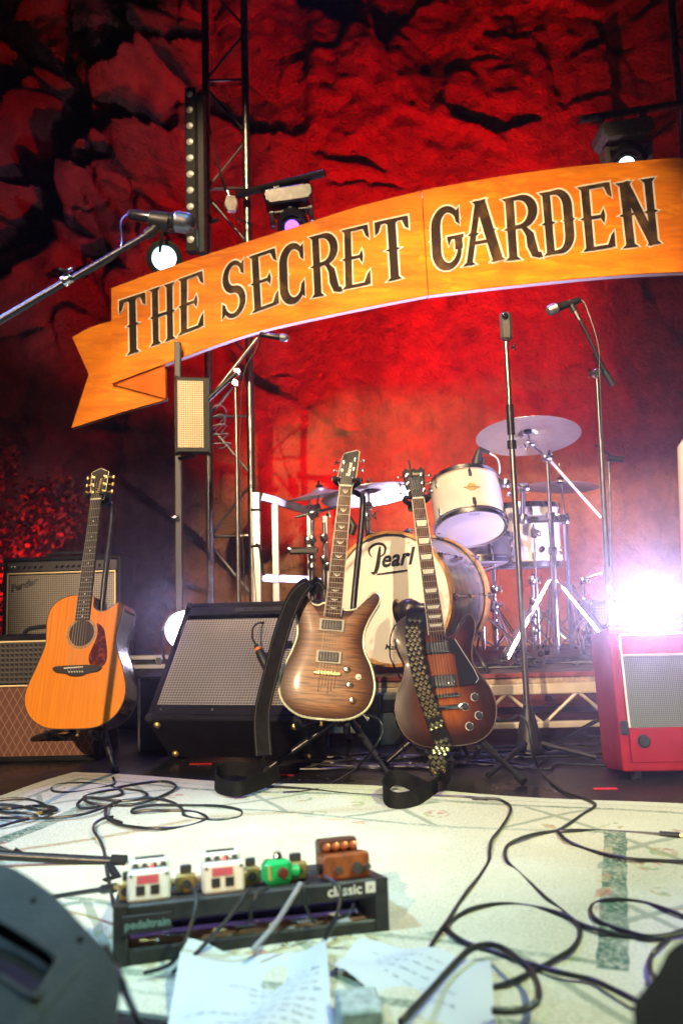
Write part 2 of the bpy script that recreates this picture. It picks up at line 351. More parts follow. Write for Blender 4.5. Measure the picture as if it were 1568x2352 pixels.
def tag(o, label, cat, group=None, kind=None):
    if label: o['label'] = label
    if cat: o['category'] = cat
    if group: o['group'] = group
    if kind: o['kind'] = kind
    return o
def thing(name, label, cat, loc=(0, 0, 0), group=None):
    o = bpy.data.objects.new(name, None); COL.objects.link(o); o.location = loc; o.empty_display_size = .05; ORG[o] = Vector(loc); return tag(o, label, cat, group)
def inst(me, name, parent, m):     # a piece that shares its mesh with its alikes; m is a world matrix
    ob = bpy.data.objects.new(name, me); COL.objects.link(ob); ob.parent = parent; ORG[ob] = ORG[parent]
    ob.matrix_local = Matrix.Translation(-ORG[parent]) @ m; return ob
def text(s, size, shear=0., depth=0.0008, bold=0.):
    c = bpy.data.curves.new('t', 'FONT'); c.body = s; c.size = size; c.shear = shear; c.align_x = 'CENTER'; c.align_y = 'CENTER'; c.offset = bold; c.resolution_u = 3
    ob = bpy.data.objects.new('t', c); COL.objects.link(ob); bpy.context.view_layer.update(); me = ob.to_mesh()
    vs = [tuple(v.co) for v in me.vertices]; fs = [tuple(p.vertices) for p in me.polygons]; ob.to_mesh_clear(); bpy.data.objects.remove(ob); bpy.data.curves.remove(c); return vs, fs
def vnoise(x, y, seed, sc):      # value noise on arrays
    r = np.random.default_rng(seed); T = r.random((64, 64)); x = x * sc; y = y * sc; xi = np.floor(x).astype(int); yi = np.floor(y).astype(int); fx = x - xi; fy = y - yi
    fx = fx * fx * (3 - 2 * fx); fy = fy * fy * (3 - 2 * fy); g = lambda a, b: T[a % 64, b % 64]
    return (g(xi, yi) * (1 - fx) + g(xi + 1, yi) * fx) * (1 - fy) + (g(xi, yi + 1) * (1 - fx) + g(xi + 1, yi + 1) * fx) * fy

# ------------------------------------------------------------------ setting
g = MB().add([(-300, -300, -1.1), (300, -300, -1.1), (300, 300, -1.1), (-300, 300, -1.1)], [(0, 1, 2, 3)]).build('ground', mat('dark_earth', (.06, .05, .04), .9, var=.3, vscale=2)); g['kind'] = 'structure'
g = MB().box((0, 2.0, -.1), (15, 10.4, .2), .01).build('stage_floor', FLOOR); g['kind'] = 'structure'

def cliff():
    nx, nz = 620, 420
    xs = np.linspace(-10.5, 10.5, nx); zs = np.linspace(-1.3, 12, nz); X, Z = np.meshgrid(xs, zs)
    rug = np.clip((-.4 - X) / 1.5, 0, 1) * .9 + .10 + .25 * np.clip((X - 2.6) / 2, 0, 1) + .30 * np.clip((Z - 4.6) / 1.5, 0, 1)     # broken on the left, smoother in the middle
    wx = X + .5 * (vnoise(X, Z, 1, .8) - .5); wz = Z + .5 * (vnoise(X, Z, 2, .8) - .5)
    D = .9 * (vnoise(X, Z, 3, .22) - .5) + .22 * (vnoise(X, Z, 4, .6) - .5)
    def facets(n, seed, amp, tilt, sx, sz, groove):
        r = np.random.default_rng(seed); sxp = r.uniform(-10.5, 10.5, n); szp = r.uniform(-1.3, 12, n); h = r.uniform(-1, 1, n); tx = r.uniform(-1, 1, n); tz = r.uniform(-.7, 1, n)
        fx = wx.ravel(); fz = wz.ravel(); out = np.empty(fx.size); gap = np.empty(fx.size)
        for a in range(0, fx.size, 20000):
            d = ((fx[a:a + 20000, None] - sxp) * sx) ** 2 + ((fz[a:a + 20000, None] - szp) * sz + (fx[a:a + 20000, None] - sxp) * .25) ** 2
            o = np.argpartition(d, 1, axis=1)[:, :2]; dd = np.take_along_axis(d, o, 1); sw = dd[:, 0] > dd[:, 1]; i = np.where(sw, o[:, 1], o[:, 0]); dd.sort(axis=1)
            out[a:a + 20000] = amp * h[i] + tilt * (tx[i] * (fx[a:a + 20000] - sxp[i]) + tz[i] * (fz[a:a + 20000] - szp[i])); gap[a:a + 20000] = np.sqrt(dd[:, 1]) - np.sqrt(dd[:, 0])
        return (out + groove * np.exp(-(gap / .035) ** 2)).reshape(X.shape)
    D += rug * facets(170, 11, .30, .34, 1.0, .8, .08) + rug * facets(900, 12, .09, .30, 1.1, 1.0, .04) + .05 * (vnoise(X, Z, 7, 3.1) - .5) + .03 * (vnoise(X, Z, 8, 7.) - .5)
    def ledge(pts, h, d):
        q = [P(x, y, 7.5) for x, y in pts]; px = np.array([v.x for v in q]); pz = np.array([v.z for v in q]); o = np.argsort(px); px = px[o]; pz = pz[o]
        zl = np.interp(X, px, pz) + .06 * (vnoise(X, Z, 21, 4.) - .5); t = (Z - zl) / (.7 * h * (.5 + vnoise(X, X * 0, 22, 3.))); tp = np.clip((X - px[0]) / .25, 0, 1) * np.clip((px[-1] - X) / .25, 0, 1)
        d = d * (.33 if px[-1] > -.6 else .75); return np.where((t > 0) & (t < 1), d * (1 - t) * np.sqrt(tp), 0) - np.where((t <= 0) & (t > -1.2), .3 * d * (1 + t / 1.2) * tp, 0)
    for pts, h, d in (([(1000, 225), (1060, 275), (1130, 312), (1200, 290), (1250, 272)], .45, .40), ([(690, 345), (760, 385), (830, 385), (900, 410)], .25, .28), ([(740, 432), (950, 440)], .14, .2), ([(1170, 50), (1270, 38)], .14, .22), ([(1050, 122), (1150, 118)], .12, .2), ([(1120, 150), (1185, 143)], .12, .2), ([(1290, 130), (1400, 80), (1500, 70)], .3, .2),
                      ([(600, 862), (700, 857)], .12, .2), ([(0, 330), (120, 250), (260, 300)], .7, .5), ([(0, 470), (150, 450), (290, 440)], .6, .5), ([(180, 400), (300, 340), (420, 320)], .8, .5), ([(30, 620), (140, 560), (250, 600)], .5, .4), ([(160, 690), (250, 650), (330, 680)], .4, .35), ([(240, 250), (380, 100), (470, 60)], .6, .4), ([(1290, 245), (1420, 215), (1500, 230)], .2, .2), ([(1470, 690), (1560, 660)], .2, .2), ([(520, 250), (590, 330), (640, 320)], .3, .25)):
        D += ledge(pts, h, d)
    D += .05 * (vnoise(X * 3.2, Z * .5, 31, 1.) - .5) * 2 + .028 * (vnoise(X * 7, Z * .9, 32, 1.) - .5) * 2
    for _ in range(1): D[1:-1, 1:-1] = (4 * D[1:-1, 1:-1] + D[:-2, 1:-1] + D[2:, 1:-1] + D[1:-1, :-2] + D[1:-1, 2:]) / 8
    D += .030 * (vnoise(X, Z, 33, 11.) - .5) + .018 * (vnoise(X, Z, 34, 19.) - .5)
    ck = np.abs(vnoise(wx * 1.6, wz, 41, 1.1) - .5); D += .04 * np.exp(-(ck / .014) ** 2) * (vnoise(X, Z, 42, .9) > .5)
    Y = 7.7 + D - np.clip((-X - 1.2) * .25, 0, 1.2) - np.clip((X - 3.2) * .3, 0, 2)
    V = np.stack([X, Y, Z], -1).reshape(-1, 3); i = np.arange(nx * nz).reshape(nz, nx)
    F = np.stack([i[:-1, :-1], i[:-1, 1:], i[1:, 1:], i[1:, :-1]], -1).reshape(-1, 4)
    me = bpy.data.meshes.new('cliff'); me.from_pydata(V.tolist(), [], F.tolist()); me.update()
    at = me.attributes.new('lc', 'FLOAT_VECTOR', 'POINT'); at.data.foreach_set('vector', V.astype(np.float32).ravel())
    me.shade_smooth(); me.set_sharp_from_angle(angle=RAD(44)); me.materials.append(ROCK)
    o = bpy.data.objects.new('cliff', me); COL.objects.link(o); o['kind'] = 'structure'
cliff()

def shrub(base, blobs, n, label, leafc, seed):
    r = random.Random(seed); t = thing('shrub', label, 'shrub', base, 'shrubs at the foot of the cliff')
    tr = MB(); b = Vector(base)
    for c, rad in blobs: tr.tube(crom([b + Vector((r.uniform(-.1, .1), 0, -.02)), (b + Vector(c)) / 2 + Vector((r.uniform(-.15, .15), 0, -.1)), Vector(c)], 4), [.03 - .0027 * k for k in range(9)], 6)
    tr.build('trunk', mat('bark', (.06, .04, .03), .9), t)
    lf = MB()
    for k in range(n):
        c, rad = r.choice(blobs); d = Vector((r.gauss(0, 1), r.gauss(0, 1), r.gauss(0, 1))).normalized() * rad * r.random() ** .45; p = Vector(c) + d
        a = Vector((r.gauss(0, 1), r.gauss(0, 1), r.gauss(0, .7))).normalized(); s_ = a.orthogonal().normalized(); L = r.uniform(.03, .06); W = L * .35
        lf.add([p, p + a * L * .5 + s_ * W, p + a * L, p + a * L * .5 - s_ * W], [(0, 1, 2, 3)])
    lf.build('crown', leafc, t, 0)
LEAF = mat('leaf_reddened', (.22, .10, .05), .55, var=.4, vscale=9)  # leaf colour reddened so the red lamp light shows on it
shrub((-2.75, 6.2, 0), [((-2.95, 6.1, 1.35), .42), ((-2.55, 6.1, 1.0), .38), ((-2.25, 6.15, 1.35), .3), ((-3.1, 6.2, .8), .4), ((-2.2, 6.2, .75), .3), ((-2.75, 6.2, 1.75), .24), ((-2.5, 6.1, .5), .35)], 5200, 'leafy shrub lit red behind the acoustic guitar and the left amplifiers', LEAF, 3)
shrub((-3.6, 6.0, 0), [((-3.35, 6.0, 2.3), .35), ((-3.5, 6.0, 2.8), .28), ((-3.4, 6.0, 1.7), .35)], 2200, 'taller dark shrub at the left edge under the ribbon tail', LEAF, 4)

# rug, in its own frame (u right along the back edge, w towards the camera)
RO = Vector((-.99, 2.954, 0)); RE1 = Vector((.9455, -.3256, 0)); RE2 = Vector((-.3256, -.9455, 0))
def rug():
    n, k = 56, 36; vs = []; fs = []
    for zz in (1, 0):
        for j in range(k):
            for i in range(n):
                u = 2.2 * i / (n - 1); v = 1.4 * j / (k - 1); wv = .004 * math.sin(u * 7 + v * 3) + .003 * math.sin(v * 11 - u * 4)
                vs.append((u, v, (.010 + wv) if zz else .001))
    for j in range(k - 1):
        for i in range(n - 1): a = j * n + i; fs.append((a, a + n, a + n + 1, a + 1))
    rim = [i for i in range(n)] + [j * n + n - 1 for j in range(1, k)] + [(k - 1) * n + i for i in range(n - 2, -1, -1)] + [j * n for j in range(k - 2, 0, -1)]
    for a, b in zip(rim, rim[1:] + rim[:1]): fs.append((a, b, b + n * k, a + n * k))
    return tag(MB(frame(RO, RE1, RE2, Vector((0, 0, 1)))).add(vs, fs).build('rug', RUG, None, 50), 'worn cream rug with green border lines covering the stage front', 'rug')
rug()

# drum riser: deck, edge board, two long beams, zigzag web
t = thing('drum_riser', 'low drum riser with plywood deck and zigzag aluminium side frame', 'drum riser', (.75, 4.3, 0))
RX0, RX1, RY0, RY1, RZ = -.42, 2.1, 3.42, 5.3, .272
MB().box(((RX0 + RX1) / 2, (RY0 + RY1) / 2, RZ - .012), (RX1 - RX0, RY1 - RY0, .024), .002).build('deck', mat('riser_deck', (.07, .05, .045), .7, var=.4, vscale=12), t)
MB().box(((RX0 + RX1) / 2, RY0 - .004, RZ - .008), (RX1 - RX0, .006, .018)).build('deck_edge', mat('red_edge', (.22, .05, .04), .7, var=.3, vscale=20), t)
MB().box(((RX0 + RX1) / 2, RY0 + .006, RZ - .032), (RX1 - RX0, .012, .024)).build('ply_edge', WOODE, t)
PALE = mat('pale_aluminium', (.74, .66, .52), .42, .35, var=.12, vscale=12)
for z, h in ((RZ - .068, .044), (.055, .026)): MB().box(((RX0 + RX1) / 2, RY0 + .014, z), (RX1 - RX0, .03, h), .004).build('beam', PALE, t)
MB().box(((RX0 + RX1) / 2, RY0 + .5, .05), (RX1 - RX0, .03, .03), .004).build('beam', PALE, t)
MB().box(((RX0 + RX1) / 2, RY0 + .5, .15), (RX1 - RX0, .03, .03), .004).build('beam', PALE, t)
x = RX0 + .05; up = True
while x < RX1 - .16:
    a, b = (.062, RZ - .088) if up else (RZ - .088, .062); MB().cyl((x, RY0 + .012, a), (x + .14, RY0 + .012, b), .0075, 8).build('web_bar', PALE, t); x += .15; up = not up
for x in (RX0 + .03, .45, 1.3, RX1 - .03): MB().box((x, RY0 + .07, .115), (.05, .05, .23), .004).build('leg', PALE, t)
for x in (RX0 + .03, 1.3, RX1 - .03): MB().box((x, RY1 - .07, .115), (.05, .05, .23), .004).build('leg', PALE, t)

# ladder trusses
def ladder(xa, xb, Y, ztop, label, z0=0.0, tilt=0.):
    t = thing('truss_tower', label, 'truss tower', ((xa + xb) / 2, Y, 0), 'truss towers behind the banner')
    MB().cyl((xa, Y, z0), (xa, Y, ztop), .025, 14).build('chord', STEEL, t); MB().cyl((xb, Y, z0), (xb, Y, ztop), .025, 14).build('chord', STEEL, t)
    for x in (xa, xb): MB().box((x, Y, .006), (.14, .14, .012), .003).build('base_plate', STEEL, t)
    z = .25; k = 0; st = (xb - xa) * 1.45
    while z < ztop - st:
        a, b = (xa, xb) if k % 2 == 0 else (xb, xa)
        MB().cyl((a, Y, z), (b, Y, z + st - .05), .0095, 8).build('diagonal_brace', STEEL, t)
        if k % 2: MB().cyl((xa, Y, z + st), (xb, Y, z + st), .0095, 8).build('cross_brace', STEEL, t)
        z += st; k += 1
    return t
ladder(-.83, -.565, 5.0, 6.2, 'dark ladder truss tower rising behind the left half of the banner')
tr = ladder(2.33, 2.61, 5.0, 6.2, 'dark truss tower at the right edge behind the banner')
for x in (2.33,): MB().lathe([(.027, 0), (.034, .012), (.034, .045), (.027, .06)], 14, Matrix.Translation((x, 5, 3.18))).build('orange_tape', mat('orange_tape', (.9, .2, .01), .5), tr)
def pipe(a, b, label):
    a = P(*a); b = P(*b); return tag(MB().cyl(a, b, .024, 14).build('lighting_pipe', BMET if 'left' in label else STEEL, None, 38, a.copy()), label, 'pipe', 'short pipes carrying the moving heads')
pipe((545, 447, 4.93), (745, 398, 4.72), 'short black pipe clamped to the left truss tower')
pipe((1330, 275, 4.75), (1600, 232, 4.95), 'steel pipe clamped to the right truss tower')

# banner: two plywood panels, folded ribbon end, painted letters
BY = 4.5
def BP(x, y, dy=0.): return P(x, y, BY + dy)
def plate(pts, y0, y1):
    v0 = [P(x, y, BY) for x, y in pts]; A = sum(v0[i].x * v0[(i + 1) % len(v0)].z - v0[(i + 1) % len(v0)].x * v0[i].z for i in range(len(v0)))
    if A < 0: v0 = v0[::-1]
    n = len(v0); vs = [(v.x, BY + y0, v.z) for v in v0] + [(v.x, BY + y1, v.z) for v in v0]
    return MB().add(vs, [tuple(range(n)), tuple(range(n, 2 * n))[::-1]] + [(i, i + n, (i + 1) % n + n, (i + 1) % n) for i in range(n)])
def cr2(p, n=6): return [(v.x, v.y) for v in crom([(a, b, 0) for a, b in p], n)]
ban = thing('banner', 'orange ribbon shaped banner lettered in black across the stage', 'banner', tuple(P(900, 600, BY)))
top1 = cr2([(256, 662), (375, 618), (520, 570), (680, 520), (820, 475), (967, 438)]); bot1 = cr2([(257, 881), (377, 836), (575, 765), (780, 717), (982, 677)])
top2 = cr2([(969, 437), (1150, 405), (1340, 380), (1568, 362), (1800, 352)]); bot2 = cr2([(984, 677), (1154, 657), (1384, 634), (1568, 624), (1820, 618)])
EDGE = mat('banner_edge_uplit', (.8, .78, .8), .5)  # white colour stands in for the light the edges catch from below
for a, b in ((top1, bot1), (top2, bot2)):
    pn = plate(a + b[::-1], 0, .012).build('panel', BANNER, ban, 0)
    plate(b + [(x, y - 9) for x, y in b[::-1]], .0125, .055).build('edge_batten', EDGE, pn, 0)
    plate(a + [(x, y + 9) for x, y in a[::-1]], .0125, .055).build('edge_batten', EDGE, pn, 0)
plate([(257.5, 881), (377, 836), (380, 914)], .016, .03).build('ribbon_fold', mat('banner_orange_deep', (.55, .12, .002), .6, var=.2, vscale=6, spec=.15), ban, 0)
tl = plate(cr2([(162, 770), (205, 747), (262, 730)], 4) + [(300, 800), (379, 840), (380, 914)] + cr2([(380, 914), (270, 945), (160, 980)], 4)[1:] + [(200, 856)], .034, .05).build('ribbon_tail', BANNER, ban, 0)
plate(cr2([(380, 914), (270, 945), (160, 980)], 4) + cr2([(160, 980), (270, 945), (380, 914)], 4)[1:-1] and [(380, 914), (270, 945), (160, 980), (161, 974), (270, 938), (380, 907)], .0505, .075).build('edge_batten', EDGE, tl, 0)

# glyphs: strokes (points, width[s]) and solid triangles in a box 0.46 wide, 1 high
def arc(cx, cy, rx, ry, a0, a1, n=14): return [(cx + rx * math.cos(RAD(a0 + (a1 - a0) * k / n)), cy + ry * math.sin(RAD(a0 + (a1 - a0) * k / n))) for k in range(n + 1)]
def stem(x, y0=0., y1=1., w_=.115, spur=.5):
    q = [[(x - w_ / 2, y0), (x + w_ / 2, y0), (x + w_ / 2, y1), (x - w_ / 2, y1)], [(x - w_ * .95, y1), (x - w_ * .45, y1 - .06), (x + w_ * .45, y1 - .06), (x + w_ * .95, y1)], [(x - w_ * .95, y0), (x + w_ * .95, y0), (x + w_ * .45, y0 + .06), (x - w_ * .45, y0 + .06)]]
    if spur: q.append([(x - w_ * .95, spur), (x, spur - .05), (x + w_ * .95, spur), (x, spur + .05)])
    return q
def st(pts, wd):
    P2 = [Vector(p) for p in pts]; N = len(P2); L_ = []; R_ = []
    for i in range(N):
        t_ = (P2[min(i + 1, N - 1)] - P2[max(i - 1, 0)]).normalized(); nn = Vector((-t_.y, t_.x)); ww = wd[0] + (wd[1] - wd[0]) * math.sin(math.pi * i / (N - 1)) if isinstance(wd, tuple) else wd
        L_.append(P2[i] + nn * ww / 2); R_.append(P2[i] - nn * ww / 2)
    return [[(L_[i].x, L_[i].y), (R_[i].x, R_[i].y), (R_[i + 1].x, R_[i + 1].y), (L_[i + 1].x, L_[i + 1].y)] for i in range(N - 1)]
def bar(x0, x1, y, h=.055): return [[(x0, y - h / 2), (x1, y - h / 2), (x1, y + h / 2), (x0, y + h / 2)]]
GL = {
 'T': stem(.23, 0, .97) + bar(.02, .44, .972) + [[(.0, 1), (.0, .78), (.05, .82), (.09, .95)], [(.46, 1), (.46, .78), (.41, .82), (.37, .95)]],
 'H': stem(.09) + stem(.37) + bar(.1, .36, .5),
 'E': stem(.10) + bar(.1, .42, .972) + bar(.1, .32, .5) + bar(.1, .42, .028) + [[(.44, 1), (.46, .76), (.40, .82), (.35, .96)], [(.46, .0), (.46, .25), (.41, .19), (.35, .04)], [(.33, .62), (.35, .5), (.33, .38), (.27, .5)]],
 'S': st(arc(.23, .73, .16, .23, 20, 270, 16)[:-1] + arc(.23, .27, .17, .23, 90, -160, 16), (.05, .125)) + [[(.42, .98), (.42, .72), (.36, .76), (.34, .88)], [(.02, .02), (.02, .3), (.08, .25), (.10, .12)]],
 'C': st(arc(.25, .70, .18, .27, 15, 180, 12) + arc(.25, .30, .18, .27, 180, 345, 12), (.05, .15)) + [[(.45, .98), (.45, .68), (.39, .74), (.36, .88)], [(.45, .03), (.45, .34), (.39, .28), (.36, .12)], [(-.02, .5), (.07, .44), (.16, .5), (.07, .56)]],
 'G': st(arc(.25, .70, .18, .27, 15, 180, 12) + arc(.25, .30, .18, .27, 180, 360, 12), (.06, .15)) + [[(.45, .98), (.45, .68), (.39, .74), (.36, .88)], [(.36, .28), (.48, .28), (.48, .5), (.36, .5)], [(.24, .52), (.24, .46), (.5, .46), (.5, .52)], [(.24, .52), (.26, .36), (.31, .46), (.31, .5)], [(-.02, .5), (.07, .44), (.16, .5), (.07, .56)]],
 'R': stem(.10) + st([(.12, .97)] + arc(.22, .745, .18, .225, 90, -90, 12) + [(.12, .52)], (.05, .13)) + st([(.25, .52), (.34, .38), (.36, .2), (.40, .06), (.47, .02)], (.05, .13)) + [[(.40, .03), (.50, .0), (.48, .09), (.41, .1)]],
 'A': st([(.055, .0), (.22, 1)], .075) + st([(.24, 1), (.405, .0)], .125) + bar(.1, .37, .34) + [[(.14, 1), (.32, 1), (.28, .94), (.18, .94)], [(-.03, 0), (.14, 0), (.09, .06), (.03, .06)], [(.31, 0), (.50, 0), (.44, .06), (.36, .06)], [(.06, .48), (.13, .42), (.2, .48), (.13, .54)], [(.25, .5), (.33, .44), (.41, .5), (.33, .56)]],
 'D': stem(.10) + st([(.1, .97), (.2, .97)] + arc(.24, .72, .15, .25, 90, 0, 8) + arc(.24, .28, .15, .25, 0, -90, 8) + [(.2, .03), (.1, .03)], (.055, .135)) + [[(.30, .5), (.39, .44), (.49, .5), (.39, .56)]],
 'N': stem(.08) + stem(.39, 0, 1, .1) + st([(.08, 1), (.39, .0)], .12)}
def letter(ch, tlc, trc, blc, brc):
    def mp(p, dy):
        u = p[0] / .46; v = p[1]; x = (blc[0] * (1 - u) + brc[0] * u) * (1 - v) + (tlc[0] * (1 - u) + trc[0] * u) * v; y = (blc[1] * (1 - u) + brc[1] * u) * (1 - v) + (tlc[1] * (1 - u) + trc[1] * u) * v
        return P(x, y, BY + dy)
    ob = None
    for grow, dy0, mt, nm in ((0, -.006, LETTER, 'letter'), (.024, -.0018, mat('letter_outline', (.78, .70, .55), .6), 'letter_outline')):
        b = MB()
        for k, poly in enumerate(GL[ch]):
            c = sum((Vector(p) for p in poly), Vector((0, 0))) / len(poly); q = []
            N = len(poly); A = sum(poly[i][0] * poly[(i + 1) % N][1] - poly[(i + 1) % N][0] * poly[i][1] for i in range(N))
            if A < 0: poly = poly[::-1]
            for i in range(N):
                p0, p1, p2 = Vector(poly[i - 1]), Vector(poly[i]), Vector(poly[(i + 1) % N]); e1 = (p1 - p0); e2 = (p2 - p1)
                n1 = Vector((e1.y, -e1.x)).normalized() if e1.length > 1e-6 else Vector((0, 0)); n2 = Vector((e2.y, -e2.x)).normalized() if e2.length > 1e-6 else n1
                d = n1 + n2; d = d.normalized() if d.length > .2 else n1; q.append(p1 + d * grow * min(1.6, 1 / max(.55, d.dot(n1))) )
            b.add([mp(p, dy0 - .00009 * k) for p in q], [tuple(range(len(q)))])
        ob = b.build(nm, mt, ban if ob is None else ob, 0)
c3 = lambda x, y: (x * .5, y * .5 + 439.6)
c4 = lambda x, y: (784 + x * .5, 351.7 + y * .5)
for ch, f, q in (('T', c3, (547, 502, 668, 462, 549, 765, 676, 722)), ('H', c3, (690, 452, 800, 415, 695, 712, 803, 675)), ('E', c3, (820, 404, 935, 362, 820, 662, 935, 618)),
                 ('S', c3, (1020, 335, 1128, 300, 1015, 600, 1130, 560)), ('E', c3, (1143, 300, 1268, 257, 1158, 560, 1282, 515)), ('C', c3, (1280, 262, 1393, 228, 1288, 530, 1405, 490)), ('R', c3, (1420, 210, 1545, 178, 1432, 490, 1563, 462)),
                 ('E', c4, (0, 355, 125, 325, 6, 628, 135, 602)), ('T', c4, (150, 318, 305, 284, 168, 600, 322, 566)),
                 ('G', c4, (408, 265, 540, 238, 420, 545, 555, 515)), ('A', c4, (545, 235, 715, 200, 565, 520, 740, 490)), ('R', c4, (735, 212, 892, 178, 755, 495, 912, 480)), ('D', c4, (905, 184, 1052, 158, 930, 474, 1076, 446)), ('E', c4, (1082, 157, 1235, 130, 1110, 454, 1258, 430)), ('N', c4, (1265, 138, 1430, 112, 1300, 437, 1460, 415)), ('S', c4, (1560, 115, 1700, 100, 1590, 410, 1725, 395))):
    letter(ch, f(*q[:2]), f(*q[2:4]), f(*q[4:6]), f(*q[6:]))

# ------------------------------------------------------------------ guitars
def gframe(bot, top, yaw):
    b = P(*bot); t = P(*top); a = (t - b).normalized(); r0 = Vector((math.cos(RAD(yaw)), math.sin(RAD(yaw)), 0)); r = (r0 - a * a.dot(r0)).normalized(); return frame(b, r, a, r.cross(a)), (t - b).length
def body_mesh(m, out, th, carve, spine, rings=6, edge_bev=.006):
    """front is a ring mesh with the attribute 'burst' (0 at the rim, 1 at the middle)"""
    f = MB(m); f.burst = []; N = len(out); vs = []; fs = []
    for k in range(rings + 1):
        t = k / rings; tt = t ** 1.15
        for p in out:
            q = Vector((0, max(spine[0], min(spine[1], p[1])))); v = Vector((p[0], p[1])).lerp(q, tt); vs.append((v.x, v.y, carve * math.sin(min(1, t * 1.6) * math.pi / 2))); f.burst.append(t)
    for k in range(rings):
        for i in range(N): j = (i + 1) % N; fs.append((k * N + i, k * N + j, (k + 1) * N + j, (k + 1) * N + i))
    f.add(vs, fs); return f
def neck_strings(t, m, y0, y1, w0, w1, zt, frets, bridge_y, head_y, inlay, fmat=ROSE, bind=True, sz=None):
    MB(m).add([(-w0 / 2, y0, zt - .004), (w0 / 2, y0, zt - .004), (w1 / 2, y1, zt - .004), (-w1 / 2, y1, zt - .004), (-w0 / 2, y0, zt + .003), (w0 / 2, y0, zt + .003), (w1 / 2, y1, zt + .003), (-w1 / 2, y1, zt + .003)], [(4, 5, 6, 7), (0, 1, 5, 4), (1, 2, 6, 5), (2, 3, 7, 6), (3, 0, 4, 7)]).build('fretboard', fmat, t, 0)
    nk = MB(m); pr = []
    for k in range(9):
        y = y0 + .02 + (y1 + .012 - y0 - .02) * k / 8; wd = (w0 + (w1 - w0) * k / 8) * .5 * .98; ring = [(wd * math.cos(a), y, zt - .0045 - .020 * math.sin(a)) for a in [math.pi * q / 8 for q in range(9)]]; pr += ring
    nk.add(pr, [(i * 9 + k, i * 9 + k + 1, i * 9 + 10 + k, i * 9 + 9 + k) for i in range(8) for k in range(8)]).build('neck', MAHOG, t)
    if bind:
        for sg in (-1, 1): MB(m).add([(sg * (w0 / 2), y0, zt - .003), (sg * (w0 / 2 + .0018), y0, zt - .003), (sg * (w1 / 2 + .0018), y1, zt - .003), (sg * (w1 / 2), y1, zt - .003), (sg * (w0 / 2), y0, zt + .0033), (sg * (w0 / 2 + .0018), y0, zt + .0033), (sg * (w1 / 2 + .0018), y1, zt + .0033), (sg * (w1 / 2), y1, zt + .0033)], [(0, 1, 2, 3), (4, 5, 6, 7), (0, 1, 5, 4), (1, 2, 6, 5), (2, 3, 7, 6), (3, 0, 4, 7)]).build('neck_binding', BIND, t, 0)
    S = (y1 - bridge_y); fy = []
    fm = None
    for k in range(1, frets + 1):
        y = bridge_y + S * 2 ** (-k / 12.)
        if y < y0 + .004: break
        fy.append(y); ww = w1 + (w0 - w1) * (y1 - y) / (y1 - y0)
        if fm is None: fm = MB().box((0, 0, 0), (1, .0014, .0016)).mesh('fret', mat('fret_wire', (.30, .28, .24), .5, .6), smooth=0)
        inst(fm, 'fret', t, m @ Matrix.Translation((0, y, zt + .0036)) @ Matrix.Diagonal((ww, 1, 1, 1)))
    MB(m).box((0, y1 + .002, zt + .004), (w1, .005, .006)).build('nut', CREAM, t, 0)
    ys = [y1] + fy
    for k in (3, 5, 7, 9, 12, 15, 17, 19, 21, 1):
        if k < len(ys):
            ya, yb = ys[k - 1], ys[k]; yc = (ya + yb) / 2; hh = (ya - yb) * .62; ww = w1 + (w0 - w1) * (y1 - yc) / (y1 - y0)
            if inlay == 'trap' and k != 1: MB(m).prism([(-ww * .33, yc - hh * .5), (ww * .33, yc - hh * .5), (ww * .42, yc + hh * .5), (-ww * .42, yc + hh * .5)], zt + .0031, zt + .0036).build('inlay', CREAM, t, 0)
            elif inlay == 'dot' and k != 1: MB(m).lathe([(.003, 0), (.003, .0004)], 8, Matrix.Translation((0, yc, zt + .0031))).build('inlay', CREAM, t, 0)
            elif inlay == 'vine':
                b = MB(m); big = 1.6 if k == 12 else 1
                for a in (-.8, -.27, .27, .8): b.tube([(0, yc - hh * .3 * big, zt + .0028), (a * ww * .2, yc - hh * .08, zt + .0028), (a * ww * .24, yc + hh * .3 * big, zt + .0028)], [.0013, .0012, .0008], 5)
                b.build('inlay', CREAM, t)
    bs = sz or .052; sm = 0
    for k in range(6):
        f = (k - 2.5) / 5; MB(m).tube([(f * bs, bridge_y, zt + .012), (f * w1 * .8, y1 + .002, zt + .0085), (f * w1 * 1.25, head_y - .03 - .035 * abs(abs(f) - .5) * 2, zt + .001)], .0004 + .00010 * (5 - k) * .8, 4).build('string', mat('string_wire', (.30, .27, .22), .5, .6), t)
def peg_set(t, m, spots, post_z, btn=CREAM, gold=False):
    mt = GOLD if gold else PICK; pm = MB().lathe([(.0065, 0), (.0065, .002), (.003, .003), (.003, .013), (.004, .014), (.0001, .015)], 10).mesh('tuner_post', mt)
    bm_ = MB().ball((0, 0, 0), .0095, 10, 6, (.62, 1, .45)).cyl((-.02, 0, 0), (0, 0, 0), .002, 6).mesh('tuning_peg', mt if gold else btn)
    for x, y, sx in spots:
        inst(pm, 'tuner_post', t, m @ Matrix.Translation((x, y, post_z))); inst(bm_, 'tuning_peg', t, m @ Matrix.Translation((x + sx * .03, y + .002, post_z - .008)) @ Matrix.Rotation(0 if sx > 0 else math.pi, 4, 'Z'))

